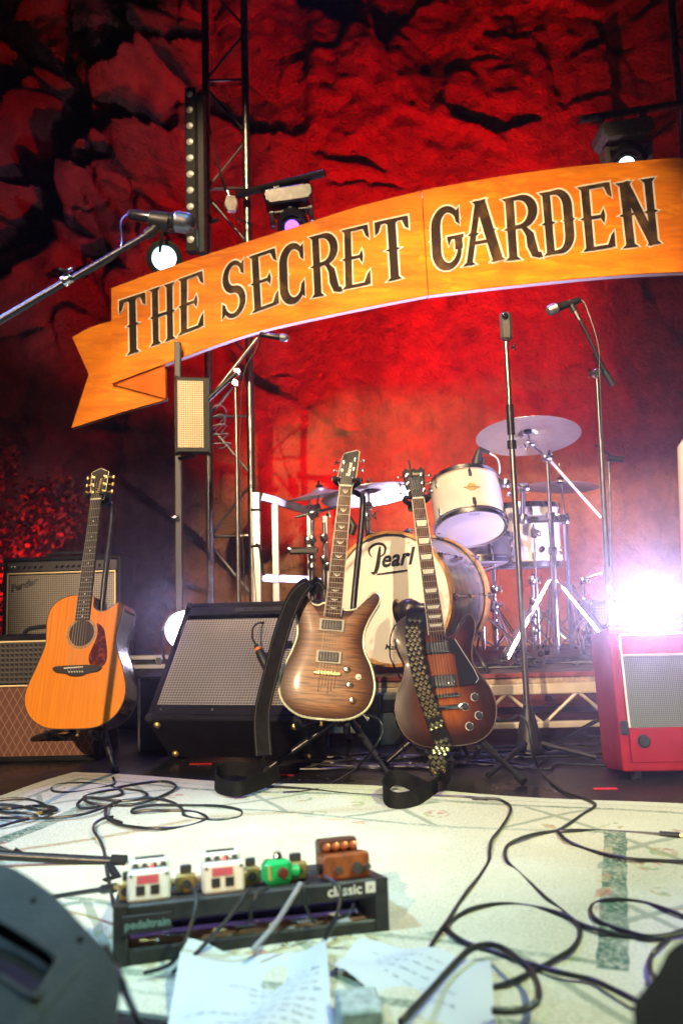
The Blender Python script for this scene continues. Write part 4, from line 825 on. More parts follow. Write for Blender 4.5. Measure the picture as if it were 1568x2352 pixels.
vs, fs = text('earl', .105, .32, bold=.0028); MB(tm_ @ Matrix.Translation((.035, .175, 0)) @ Matrix.Rotation(RAD(3), 4, 'Z')).add(vs, fs).build('logo', LTX, fh, 0)
pl = MB(tm_ @ Matrix.Translation((-.062, .178, 0)) @ Matrix.Rotation(RAD(3), 4, 'Z'))       # the swash P and the underline
def flat(b, pts, wd, dz=0.):
    q = crom([(x, y, 0) for x, y in pts], 6); n = len(q)
    for i in range(n - 1):
        t_ = (q[i + 1] - q[i]).normalized(); nn = Vector((-t_.y, t_.x, 0)); w0 = wd[0] + (wd[1] - wd[0]) * math.sin(math.pi * i / n); w1 = wd[0] + (wd[1] - wd[0]) * math.sin(math.pi * (i + 1) / n); dz += .00001
        e = Vector((0, 0, dz)); b.add([q[i] + nn * w0 / 2 + e, q[i] - nn * w0 / 2 + e, q[i + 1] - nn * w1 / 2 + e, q[i + 1] + nn * w1 / 2 + e], [(0, 1, 2, 3)])
flat(pl, [(-.035, -.058), (-.015, -.062), (.002, -.03), (.014, .02), (.022, .055)], (.006, .021)); flat(pl, [(-.022, .01), (-.036, .03), (-.028, .055), (.01, .068), (.045, .055), (.042, .022), (.012, .004)], (.004, .013), .0004); flat(pl, [(-.005, -.07), (.07, -.068), (.15, -.066)], (.007, .009), .0008)
pl.build('logo', LTX, fh, 0)
vs, fs = text('Masters', .036, .35, bold=.0004); MB(tm_ @ Matrix.Translation((.02, -.215, 0))).add(vs, fs).build('logo', LTX, fh, 0); vs, fs = text('CUSTOM', .010); MB(tm_ @ Matrix.Translation((.03, -.238, 0))).add(vs, fs).build('logo', LTX, fh, 0)
cw = MB().box((0, 0, 0), (.020, .035, .03), .006).box((.012, 0, -.012), (.012, .012, .05), .004).cyl((.014, 0, -.09), (.014, 0, .0), .0035, 6).mesh('claw_hook', CHROME)
for k in range(10):
    a = RAD(18 + 36 * k)
    for sg in (-1, 1): inst(cw, 'claw_hook', t, bm @ Matrix.Rotation(a, 4, 'Z') @ Matrix.Translation((R_ + .008, 0, sg * (D_ / 2 - .004))) @ (I4() if sg > 0 else Matrix.Rotation(math.pi, 4, 'X')))
    if k % 2 == 0 or True: MB(bm).box((R_ + .002, 0, 0), (.022, .024, .075), .008, Matrix.Rotation(a, 4, 'Z')).build('lug', CHROME, t)
for sx in (-1, 1):
    a = bm @ Vector((-.12, sx * R_ * .93, .10)); f = Vector((a.x + (.10 if (bm @ Vector((0, sx, 0)) - bc).x > 0 else -.10), a.y - .10, RZ + .006)); MB().tube([a, f], .007, 8).build('spur', CHROME, t); MB().tube([f + (a - f) * .1, f], .011, 8).build('spur_foot', RUBBER, t)
# rack tom, tipped so that its bottom head faces the camera
bot = P(1081, 1214, 3.80); axd = Vector((-.02, .44, .90)).normalized(); tmx = zalign(bot + axd * .125, axd, (1, 0, 0)); r_t = .170
TOM = drum('rack_tom', 'cream rack tom tipped towards the camera above the bass drum', 'tom', tmx, r_t, .25, WRAP, 6, ph=RAD(30))
bfr = tmx @ Matrix.Rotation(0, 4, 'Z'); zf = Vector((0, -1, 0)); zf = (zf - axd * zf.dot(axd)).normalized(); xx = axd.cross(zf)
bdm = frame(tmx.translation + zf * (r_t + .0015), xx, axd, zf)
MB(bdm).prism([(v.x, v.y) for v in crom([(-.042, 0), (-.022, .006), (-.012, .020), (.012, .020), (.022, .006), (.042, 0), (.022, -.006), (.012, -.018), (-.012, -.018), (-.022, -.006)], 4, True)], 0, .0025, .0006).build('badge', GOLD, TOM)
vs, fs = text('Masters', .013, .3); MB(bdm @ Matrix.Translation((0, 0, .0032))).add(vs, fs).build('badge_lettering', LTX, TOM, 0)
hdm = frame(tmx @ Vector((0, 0, -.125 - .0047)), xx, zf * -1, axd * -1); vs, fs = text('REMO', .018); MB(hdm @ Matrix.Translation((-.0, -.135, 0)) @ Matrix.Rotation(math.pi, 4, 'Z')).add(vs, fs).build('head_lettering', mat('grey_print', (.25, .25, .27), .5), TOM, 0)
c = P(1100, 1262, 4.2); SN = drum('snare_drum', 'shallow snare drum under the rack tom', 'snare drum', zalign(c, (0, .05, 1), (1, 0, 0)), .178, .135, mat('steel_shell', (.62, .58, .5), .25, .9), 8)
MB().tube([c + Vector((0, 0, -.08)), Vector((c.x, c.y, RZ + .05))], .013, 10).build('stand_post', CHROME, SN)
for k in range(3):
    a = RAD(90 + 120 * k); MB().tube([c + Vector((0, 0, -.12)), c + Vector((.15 * math.cos(a), .15 * math.sin(a), -.078)), c + Vector((.178 * math.cos(a), .178 * math.sin(a), -.05))], .007, 8).build('basket_arm', CHROME, SN); MB().tube([Vector((c.x, c.y, RZ + .24)), Vector((c.x + .26 * math.cos(a), c.y + .26 * math.sin(a), RZ + .008))], .007, 8).build('stand_leg', CHROME, SN)
c = P(1205, 1232, 4.45); FT = drum('floor_tom', 'cream floor tom half hidden behind the stands', 'tom', zalign(c, (0, 0, 1), (1, 0, 0)), .19, .33, WRAP, 6, ph=.5)
for k in range(3):
    a = RAD(30 + 120 * k); q = c + Vector((.205 * math.cos(a), .205 * math.sin(a), 0)); MB().tube([q + Vector((0, 0, .05)), Vector((q.x, q.y, RZ + .02))], .006, 8).build('leg', CHROME, FT); MB().ball((q.x, q.y, RZ + .018), .014).build('rubber_foot', RUBBER, FT); MB().box((q.x, q.y, c.z), (.035, .035, .05), .008).build('leg_bracket', CHROME, FT)

def cymbal(label, ctr, r, normal, brand=None, group='cymbals of the kit'):
    m = zalign(ctr, normal, (1, 0, 0)); t = thing('cymbal', label, 'cymbal', tuple(ctr), group)
    pr = [(.006, .026), (.02, .025), (.038, .016), (.046, .008), (.06, .004), (r * .6, -.006), (r, -.018), (r, -.0192), (r * .6, -.0075), (.06, .0026), (.046, .0064), (.038, .0142), (.02, .023), (.006, .024)]
    MB(m).lathe(pr, 56, closed=True).build('plate', CYM, t)
    MB(m).lathe([(.016, .027), (.018, .036), (.006, .04), (.006, .06), (.0001, .062)], 12).build('felt', RUBBER, t)
    MB(m).lathe([(.020, .005), (.020, .018), (.006, .019)], 12).build('lower_felt', RUBBER, t)
    if brand:
        vs, fs = text(brand, r * .22, 0, bold=.0006); yl = -r * .62
        M2 = m @ TR((r * .20, r * .62, -.0092), (180, 0, 0)) @ Matrix.Rotation(RAD(14), 4, 'Z') if brand == 'SABIAN' else m @ TR((r * .35, -r * .62, -.0092), (180, 0, 12))
        MB(M2).add(vs, fs).build('lettering', mat('grey_print', (.25, .25, .27), .5), t, 0)
    return m
def tubeseg(t, nm, a, b, r, mt=CHROME): return MB().tube([a, b], r, 12).build(nm, mt, t)
def wing(t, p, d, s_=1.): MB(zalign(p, d)).tube([(-.016 * s_, 0, .012), (0, 0, .006), (.016 * s_, 0, .012)], .0045 * s_, 6).cyl((0, 0, -.004), (0, 0, .01), .007 * s_, 8).build('wing_nut', CHROME, t)
def clampb(t, p, d, s_=.022): MB(zalign(p, d)).lathe([(s_ * .8, -s_), (s_, -s_ * .7), (s_, s_ * .7), (s_ * .8, s_)], 12).build('clamp', CHROME, t)
def tripod(t, top, foot_z, rad, ph=0., mt=CHROME, spread_z=.28, base_r=.011, double=True, n=3):
    x, y = top.x, top.y
    for k in range(n):
        a = ph + 2 * math.pi * k / n; d = Vector((math.cos(a), math.sin(a), 0)); sd = Vector((-d.y, d.x, 0)) * .009
        for q in ((-1, 1) if double else (0,)): MB().tube([Vector((x, y, foot_z + spread_z)) + d * .02 + sd * q, Vector((x, y, foot_z + .014)) + d * rad + sd * q], .0045 if double else .009, 6).build('leg', mt, t)
        MB().tube([Vector((x, y, foot_z + .06)) + d * .015, Vector((x, y, foot_z + spread_z * .5)) + d * (rad * .48)], .005, 6).build('strut', mt, t)
        MB().tube([Vector((x, y, foot_z + .03)) + d * (rad * .93), Vector((x, y, foot_z + .004)) + d * (rad * 1.05)], .013, 8).build('rubber_foot', RUBBER, t)
    MB().lathe([(.018, 0), (.022, .005), (.022, .03), (.018, .035)], 14, Matrix.Translation((x, y, foot_z + spread_z - .02))).build('leg_collar', mt, t)
# ride on a boom stand, with a second upright that carries the tom
rc = P(1211, 996, 4.0); cymbal('large ride cymbal tilted forward above the tom', rc, .262, Vector((.03, .20, 1)), 'SABIAN')
hub = P(1255, 1050, 4.05); s0 = P(1278, 1500, 4.08)
t = thing('cymbal_stand', 'chrome double braced boom stand under the large ride cymbal', 'cymbal stand', (s0.x, s0.y, RZ), 'chrome cymbal stands')
tilt_ = rc + Vector((.01, .01, -.05)); tubeseg(t, 'cymbal_rod', rc + Vector((0, 0, .05)), tilt_, .004); clampb(t, tilt_, (1, 0, 0), .02); wing(t, tilt_ + Vector((-.02, -.02, -.015)), (-1, -.4, -.3), 1.2)
cb = hub + (hub - tilt_).normalized() * .0
tubeseg(t, 'boom_arm', tilt_, hub, .008); tubeseg(t, 'boom_arm', hub, P(1378, 1188, 4.2), .008, PALE); clampb(t, hub, (1, .2, 0), .026); wing(t, hub + Vector((.0, -.03, .01)), (.2, -1, 0), 1.3)
j1 = P(1263, 1185, 4.06); j2 = P(1268, 1265, 4.07)
tubeseg(t, 'upper_tube', hub, j1, .010); tubeseg(t, 'middle_tube', j1, j2, .0145); tubeseg(t, 'lower_tube', j2, Vector((s0.x, s0.y, RZ + .03)), .018)
for p in (j1, j2): MB(zalign(p, s0 - j1)).lathe([(.02, -.02), (.024, -.016), (.024, .016), (.02, .02)], 14).build('height_collar', CHROME, t); wing(t, p + Vector((.03, -.01, 0)), (1, -.3, 0), 1.2)
tripod(t, Vector((s0.x, s0.y, 0)), RZ, .31, RAD(205), CHROME, .40)
# right crash and its stand
cc = P(1286, 1112, 4.45); cymbal('thin crash cymbal seen edge on at the right of the kit', cc, .212, Vector((.06, .02, 1)))
s1 = P(1312, 1490, 4.5); t = thing('cymbal_stand', 'chrome stand with multi clamp under the right crash cymbal', 'cymbal stand', (s1.x, s1.y, RZ), 'chrome cymbal stands')
k1 = P(1296, 1190, 4.46); tubeseg(t, 'cymbal_rod', cc + Vector((0, 0, .12)), k1, .006); tubeseg(t, 'lower_tube', k1, Vector((s1.x, s1.y, RZ + .03)), .0145); tripod(t, Vector((s1.x, s1.y, 0)), RZ, .30, RAD(265), CHROME, .38)
MB().box(tuple(P(1248, 1192, 4.15)), (.24, .035, .04), .01).build('multi_clamp', CHROME, t); clampb(t, P(1200, 1192, 4.13), (0, 0, 1), .026); clampb(t, P(1296, 1192, 4.2), (0, 0, 1), .028)
ta = P(1200, 1120, 4.1); tubeseg(t, 'tom_arm', P(1200, 1200, 4.13), ta, .013); tubeseg(t, 'tom_arm', ta, P(1165, 1110, 3.95), .011); clampb(t, ta, (1, 0, 0), .028); clampb(t, P(1160, 1110, 3.93), (0, 0, 1), .022)
for (x, y) in ((1235, 1225), (1243, 1262), (1180, 1160), (1170, 1135)): clampb(t, P(x, y, 4.2), (random.uniform(-1, 1), random.uniform(-1, 1), .4), .016)
# left crash and hi-hats
lc = P(848, 1130, 3.98); cymbal('wide crash cymbal behind the flame maple guitar headstock', lc, .247, Vector((-.10, .11, 1)), 'Paiste')
sl = P(862, 1480, 4.05); t = thing('cymbal_stand', 'chrome stand under the wide crash cymbal behind the bass drum', 'cymbal stand', (sl.x, sl.y, RZ), 'chrome cymbal stands')
k2 = P(843, 1185, 4.0); tubeseg(t, 'cymbal_rod', lc + Vector((0, 0, .07)), P(846, 1160, 3.99), .005); clampb(t, P(846, 1162, 3.99), (1, 0, 0), .02); tubeseg(t, 'upper_tube', P(846, 1160, 3.99), k2, .010); tubeseg(t, 'lower_tube', k2, Vector((sl.x, sl.y, RZ + .03)), .016); clampb(t, k2, (0, 0, 1), .022); wing(t, k2 + Vector((.03, 0, 0)), (1, 0, 0), 1.2); tripod(t, Vector((sl.x, sl.y, 0)), RZ, .3, .4, CHROME, .36)
hc = P(735, 1131, 4.0); cymbal('brightly lit top hi-hat cymbal left of the kit', hc, .178, Vector((-.14, -.08, 1)), group='hi-hat cymbals'); 
sh = P(722, 1465, 4.02); t = thing('hi_hat_stand', 'chrome stand cluster with side clamp left of the bass drum', 'cymbal stand', (sh.x, sh.y, RZ))
tubeseg(t, 'cymbal_rod', hc + Vector((0, 0, .03)), P(728, 1165, 4.0), .0045); clampb(t, P(726, 1168, 4.0), (1, 0, .2), .024); wing(t, P(712, 1160, 3.98), (-1, -.3, .4), 1.4); wing(t, P(752, 1182, 3.98), (1, -.3, .2), 1.2)
tubeseg(t, 'cross_arm', P(678, 1188, 3.99), P(800, 1158, 4.0), .0075); clampb(t, P(719, 1178, 3.98), (1, 0, .25), .026)
for x, y0, y1, r_ in ((717, 1178, 1300, .011), (744, 1200, 1300, .010), (717, 1290, 1420, .018), (744, 1290, 1420, .016)):
    tubeseg(t, 'upright', P(x, y0, 4.0), P(x + 2, y1, 4.0), r_)
for x, y in ((717, 1238), (744, 1235), (717, 1280), (744, 1285), (717, 1300), (708, 1242), (752, 1300)): clampb(t, P(x, y, 3.98), (random.uniform(-.3, .3), random.uniform(-.3, .3), 1), .021)
MB().box(tuple(P(697, 1265, 3.95)), (.145, .03, .035), .008).build('side_clamp', PICK, t); wing(t, P(665, 1262, 3.94), (-1, 0, .2), 1.5)
for x in (717, 744):
    q = P(x, 1418, 4.0); tubeseg(t, 'lower_tube', q, Vector((q.x, q.y, RZ + .02)), .013)
tripod(t, Vector((P(730, 1420, 4.0).x, 4.0, 0)), RZ, .26, .9, CHROME, .22)

pq = P(1060, 1470, 4.0); t = thing('bass_drum_pedal', 'chrome bass drum pedal behind the bass drum', 'drum pedal', (pq.x - .1, 4.05, RZ)); MB().box((pq.x - .1, 4.12, RZ + .03), (.09, .26, .012), .003).build('footboard', CHROME, t)
for sx in (-.06, .06): MB().tube([(pq.x - .1 + sx, 4.0, RZ), (pq.x - .1 + sx, 4.0, RZ + .22)], .009, 8).build('upright', CHROME, t)
MB().tube([(pq.x - .16, 4.0, RZ + .21), (pq.x - .04, 4.0, RZ + .21)], .008, 8).build('axle', CHROME, t); MB().tube([(pq.x - .1, 4.0, RZ + .21), (pq.x - .1, 4.02, RZ + .36)], .005, 8).build('beater_rod', CHROME, t); MB().ball((pq.x - .1, 4.02, RZ + .37), .028).build('beater', RUBBER, t)
for k, (lb, x, y0, y1, Y) in enumerate((('thin chrome stand behind the snare drum', 1133, 1290, 1500, 4.35), ('short chrome stand left of the ride stand', 1222, 1330, 1500, 4.3), ('chrome stand with low clamps near the lamp', 1338, 1330, 1500, 4.75))):
    a, b = P(x, y0, Y), P(x + 6, y1, Y); t = thing('hardware_stand', lb, 'drum hardware', (b.x, b.y, RZ), 'chrome hardware stands'); tubeseg(t, 'upper_tube', a, a.lerp(b, .5), .010); tubeseg(t, 'lower_tube', a.lerp(b, .45), Vector((b.x, b.y, RZ + .03)), .015); tripod(t, Vector((b.x, b.y, 0)), RZ, .26, .7 + k, CHROME, .26)
    for f in (.02, .3, .48, .7): clampb(t, a.lerp(b, f), (random.uniform(-.4, .4), random.uniform(-.4, .4), 1), .022); wing(t, a.lerp(b, f) + Vector((.025, -.02, 0)), (1, -.6, 0), 1.2)
    MB().tube([a, a + Vector((-.1 + .1 * k, -.03, .03))], .007, 8).build('side_arm', CHROME, t)
# tubular white metal guard frame at the left of the riser
t = thing('guard_frame', 'square tube metal guard frame behind the tilted amplifier', 'guard frame', tuple(P(640, 1430, 4.35)))
FY = 4.35
def sq(a, b, w_=.045, nm='rail', mt=ALU):
    a = Vector(a); b = Vector(b); L_ = (b - a).length; MB(zalign((a + b) / 2, b - a, (0, 1, 0) if abs((b - a).normalized().y) < .9 else (1, 0, 0))).box((0, 0, 0), (w_, w_, L_), .004).build(nm, mt, t)
q0 = P(588, 1134, FY); qb = Vector((q0.x, FY, RZ - .25)); sq(P(588, 1131, FY), (q0.x, FY, 0.0), nm='post')
fr = P(728, 1180, 4.62); sq(P(598, 1140, FY + .02), fr); m1 = P(631, 1154, 4.43); sq(m1, (m1.x, m1.y, 0), .04, 'post'); m2 = P(712, 1172, 4.58); sq(m2, (m2.x, m2.y, 0), .045, 'post'); m3 = P(746, 1185, 4.66); sq(m3, (m3.x, m3.y, 0), .03, 'post')
sq(P(598, 1327, FY + .02), P(712, 1332, 4.56)); sq(P(712, 1332, 4.60), P(750, 1334, 4.66), .035)
MB().tube(crom([P(588, 1250, FY - .03), P(596, 1258, FY - .035), P(600, 1290, FY - .035), P(606, 1322, FY - .04)], 5), .007, 8).build('bungee_cord', RUBBER, t)
for y in (1172, 1255): MB(upright(P(588, y, FY), 0)).box((0, 0, 0), (.052, .014, .052), .003).build('strap_band', RUBBER, t)

# ------------------------------------------------------------------ microphones and their stands
def mic(t, tail, head, r0=.011, r1=.024, body=BMET, grille=None, nm='microphone_body'):
    L_ = (head - tail).length; m = zalign(tail, head - tail)
    MB(m).lathe([(.0001, 0), (r0 * .7, 0), (r0, .006), (r0 * 1.05, L_ * .3), (r1 * .78, L_ * .66), (r1 * .86, L_ * .69)], 18).build(nm, body, t)
    MB(m).lathe([(r1 * .86, L_ * .69), (r1, L_ * .71), (r1, L_ * .745), (r1 * .97, L_ * .76), (r1, L_ * .86), (r1 * .8, L_ * .95), (r1 * .4, L_ * .99), (.0001, L_)], 18).build('mic_grille', grille or mat('mesh_grille', (.34, .34, .36), .4, .9, var=.6, vscale=420), t)
def stand_base(t, x, y, z=0., r=.28, ph=.3, mt=BMET): tripod(t, Vector((x, y, 0)), z, r, ph, mt, .15, .01, False)
# foreground boom, left
hd, tl = P(450, 516, 1.9), P(296, 492, 1.9)
t = thing('microphone', 'silver vocal microphone on the boom at upper left', 'microphone', tuple(tl)); mic(t, tl, hd, .013, .026, mat('mic_silver', (.10, .10, .13), .25, .8), mat('mic_silver_grille', (.22, .22, .27), .4, .9, var=.5, vscale=500)); 
a, b = P(345, 535, 1.9), P(-230, 872, 1.9)
t = thing('microphone_stand', 'long black boom arm reaching in from the left edge', 'microphone stand', (b.x, b.y, 0)); 
SATIN = mat('satin_metal', (.05, .05, .065), .34, .8, var=.1, vscale=30); tubeseg(t, 'boom_arm', a, b, .0075, SATIN); tubeseg(t, 'boom_sleeve', P(150, 648, 1.9), b, .0092, SATIN); clampb(t, P(155, 643, 1.9), b - a, .013); wing(t, P(153, 630, 1.89), (0, -.4, 1), 1.)
MB(zalign(P(372, 508, 1.9), hd - tl)).lathe([(.017, -.03), (.021, -.028), (.023, .02), (.019, .022)], 14).build('mic_clip', BLK, t); MB().tube([P(336, 540, 1.9), P(352, 530, 1.9), P(366, 512, 1.9)], [.012, .013, .011], 10).build('clip_joint', BLK, t)
jb = b; tubeseg(t, 'upright', jb, (jb.x, jb.y, .05), .011, BMET); stand_base(t, jb.x, jb.y, 0, .3, .2)
MB().tube(crom([tl, P(280, 510, 1.93), P(270, 585, 1.95), P(140, 660, 1.93), P(-10, 748, 1.92), P(-200, 870, 1.93)], 6), .003, 6).build('mic_cable', CABLE, t)
# mic under the banner
hd, tl = P(664, 778, 4.15), P(596, 768, 4.15); t = thing('microphone', 'small black microphone hanging below the banner near the truss', 'microphone', tuple(tl)); mic(t, tl, hd, .014, .021)
t = thing('microphone_stand', 'tall thin boom stand in front of the left truss tower', 'microphone stand', tuple(P(549, 1440, 4.2)))
jn = P(541, 880, 4.2); ft = P(549, 1470, 4.2); tubeseg(t, 'boom_arm', P(482, 915, 4.2), P(592, 775, 4.17), .009, STEEL); tubeseg(t, 'boom_arm', P(478, 918, 4.2), P(545, 855, 4.18), .014, BMET); clampb(t, P(545, 855, 4.2), (0, 1, 0), .02); clampb(t, jn, (0, 1, 0), .02)
tubeseg(t, 'upper_tube', jn, P(545, 1095, 4.2), .009, STEEL); tubeseg(t, 'lower_tube', P(545, 1085, 4.2), Vector((ft.x, ft.y, .08)), .0125, STEEL); stand_base(t, ft.x, ft.y, 0, .3, .5)
MB().tube(crom([tl, P(590, 800, 4.16), P(560, 860, 4.17), P(552, 1000, 4.18), P(556, 1200, 4.18), P(566, 1440, 4.15)], 8), .003, 6).build('mic_cable', CABLE, t)
# 360 camera on a straight stand
bs = G(1216, 1738); tp = P(1161, 786, 3.08)
t = thing('camera_stand', 'tall straight stand with a tripod foot in front of the kit', 'camera stand', (bs.x, bs.y, 0)); md = tp.lerp(bs, .36)
tubeseg(t, 'upper_tube', tp, md, .0095, STEEL); tubeseg(t, 'grip_tube', tp.lerp(bs, .16), tp.lerp(bs, .235), .015, BMET); tubeseg(t, 'grip_tube', tp.lerp(bs, .25), tp.lerp(bs, .27), .018, BMET); tubeseg(t, 'lower_tube', tp.lerp(bs, .26), Vector((bs.x, bs.y, .03)), .0115, STEEL); wing(t, tp + Vector((.025, 0, -.02)), (1, 0, 0), 1.)
MB().lathe([(.055, .0), (.05, .02), (.036, .09), (.022, .15), (.013, .17)], 18, Matrix.Translation((bs.x, bs.y, .02))).build('leg_housing', BLK, t)
for k, (x, y) in enumerate(((1370, 1748), (1120, 1790), (1190, 1690))): f = G(x, y) + Vector((0, 0, .012)); MB().tube([Vector((bs.x, bs.y, .06)), f], .010, 8).build('leg', BMET, t)
c = P(1161, 750, 3.08); t = thing('panorama_camera', 'slim black panorama camera with round lens on a tall stand', 'camera', tuple(tp)); um = upright(c, -4)
MB(um).box((0, 0, 0), (.047, .118, .028), .011).build('camera_body', mat('camera_grey', (.045, .042, .04), .5, bump=.3, bscale=500), t); MB(um).lathe([(.013, .014), (.013, .019), (.0115, .020), (.008, .025), (.0001, .027)], 20, Matrix.Translation((-.004, .038, 0))).build('lens', mat('lens_glass', (.01, .01, .012), .08), t)
# right-hand boom mic
jn = P(1369, 858, 2.98); hd, tl = P(1254, 716, 2.98), P(1332, 688, 2.98); t = thing('microphone', 'dark microphone pointing left under the banner at right', 'microphone', tuple(tl)); mic(t, tl, hd, .013, .022)
t = thing('microphone_stand', 'thin boom stand with counterweight at right of the kit', 'microphone stand', tuple(P(1404, 1640, 3.05)))
ft = P(1408, 1640, 3.02); tubeseg(t, 'boom_arm', P(1308, 690, 2.98), P(1388, 850, 2.98), .0065, BMET); tubeseg(t, 'boom_sleeve', P(1365, 810, 2.98), P(1398, 872, 2.98), .010, BMET); MB().tube([P(1388, 855, 2.98), P(1407, 886, 2.98)], .013, 12).build('counterweight', BLK, t)
MB().tube([P(1306, 690, 2.98), P(1318, 715, 2.98)], .012, 10).build('mic_clip', BLK, t); clampb(t, jn, (0, 1, 0), .018); wing(t, jn + Vector((-.02, -.01, 0)), (-1, 0, 0), 1.); MB().tube([P(1318, 712, 2.98), P(1330, 735, 2.98)], .009, 8).build('clip_joint', CHROME, t)
tubeseg(t, 'upper_tube', jn, P(1378, 1020, 2.99), .0065, STEEL); tubeseg(t, 'lower_tube', P(1378, 1010, 2.99), Vector((ft.x, ft.y, .05)), .0095, STEEL); stand_base(t, ft.x, ft.y, 0, .25, .6)
MB().tube(crom([tl, P(1345, 705, 2.97), P(1372, 790, 2.96), P(1376, 860, 2.96), P(1382, 1000, 2.97), P(1398, 1300, 2.99)], 8), .0026, 6).build('mic_cable', CABLE, t)
# overhead mic behind
t = thing('microphone_stand', 'small overhead microphone stand behind the right boom stand', 'microphone stand', tuple(P(1402, 1480, 4.6))); a = P(1398, 1085, 4.55); f = P(1408, 1500, 4.6)
tubeseg(t, 'upright', a, Vector((f.x, f.y, .3)), .008, STEEL); tubeseg(t, 'boom_arm', P(1366, 1022, 4.5), P(1408, 1052, 4.55), .006, BMET); MB().tube([P(1394, 1052, 4.5), P(1430, 1056, 4.5)], .018, 12).build('microphone_body', BMET, t); MB().tube([P(1396, 1056, 4.53), a], .010, 8).build('clip_joint', CHROME, t); stand_base(t, f.x, f.y, RZ, .25, .1)
# kick drum mic and tom clip mic, snare mic, amp mic
kp = P(938, 1402, 3.22); t = thing('kick_microphone', 'round black microphone in front of the bass drum head', 'microphone', (kp.x, kp.y, 0)); MB(zalign(kp, (.75, -.35, .12))).lathe([(.0001, -.05), (.03, -.045), (.045, -.02), (.047, -.002), (.047, .004), (.045, .02), (.032, .04), (.02, .055), (.018, .09), (.0001, .092)], 24).build('microphone_body', BMET, t); MB(zalign(kp - Vector((.042, -.02, .006)), (.75, -.35, .12))).lathe([(.0001, -.004), (.052, -.002), (.054, .004), (.045, .010)], 28).build('front_rim', mat('old_brass', (.35, .2, .08), .25, 1), t)
MB().tube([kp + Vector((.06, -.02, 0)), Vector((kp.x + .1, kp.y + .02, .02))], .009, 8).build('upright', BMET, t); MB().lathe([(.09, 0), (.09, .015), (.03, .022), (.0001, .022)], 24, Matrix.Translation((kp.x + .1, kp.y + .02, 0))).build('round_base', BMET, t); MB().tube(crom([kp + Vector((.05, 0, 0)), P(905, 1440, 3.2), P(895, 1500, 3.2), P(905, 1530, 3.25), P(920, 1560, 3.3)], 6), .003, 6).build('mic_cable', CABLE, t)
tq = P(1096, 1065, 3.86); t = thing('clip_microphone', 'black clip microphone with white cable on the tom rim', 'microphone', tuple(tq)); MB().tube([P(1088, 1090, 3.84), P(1094, 1058, 3.85), P(1100, 1035, 3.86)], [.02, .024, .016], 12).build('microphone_body', BLK, t); MB().box(tuple(P(1108, 1078, 3.88)), (.03, .03, .12), .006).build('rim_clip', BLK, t); MB().tube([P(1100, 1030, 3.86), P(1122, 1040, 3.87)], .011, 10).build('gooseneck', BLK, t); MB().tube(crom([P(1122, 1040, 3.87), P(1142, 1055, 3.87), P(1146, 1085, 3.88), P(1130, 1100, 3.89)], 6), .004, 6).build('mic_cable', mat('white_cable', (.7, .7, .72), .4), t)
sq_ = P(815, 1213, 3.9); t = thing('clip_microphone', 'small black microphone between the hi-hat and the bass drum', 'microphone', tuple(sq_)); MB().tube([P(798, 1185, 3.92), P(812, 1210, 3.9), P(806, 1228, 3.9)], [.012, .02, .016], 12).build('microphone_body', BLK, t); MB().tube([P(800, 1186, 3.92), P(795, 1260, 3.95)], .006, 8).build('gooseneck', BLK, t)
lp = TILTM @ Vector((.15, TAH * .62, .05)); pa, pb = P(588, 1482, 3.02), P(628, 1560, 2.98)
t = thing('microphone', 'black microphone with orange band aimed at the tilted amplifier', 'microphone', tuple(pb)); MB().tube([pa, pa.lerp(pb, .12), pa.lerp(pb, .3), pb], [.008, .012, .018, .021], 14).build('microphone_body', BLK, t); MB().tube([pa.lerp(pb, .08), pa.lerp(pb, .15)], .0135, 14).build('orange_band', mat('orange_tape', (.9, .2, .01), .5), t); MB().tube(crom([pa, P(579, 1462, 3.04), P(584, 1438, 3.1), P(605, 1430, 3.2), P(650, 1432, 3.3)], 6), .004, 6).build('mic_cable', CABLE, t); MB().tube([pa.lerp(pb, .45), P(640, 1478, 3.05), P(668, 1478, 3.08)], .012, 8).build('clip_arm', BLK, t)

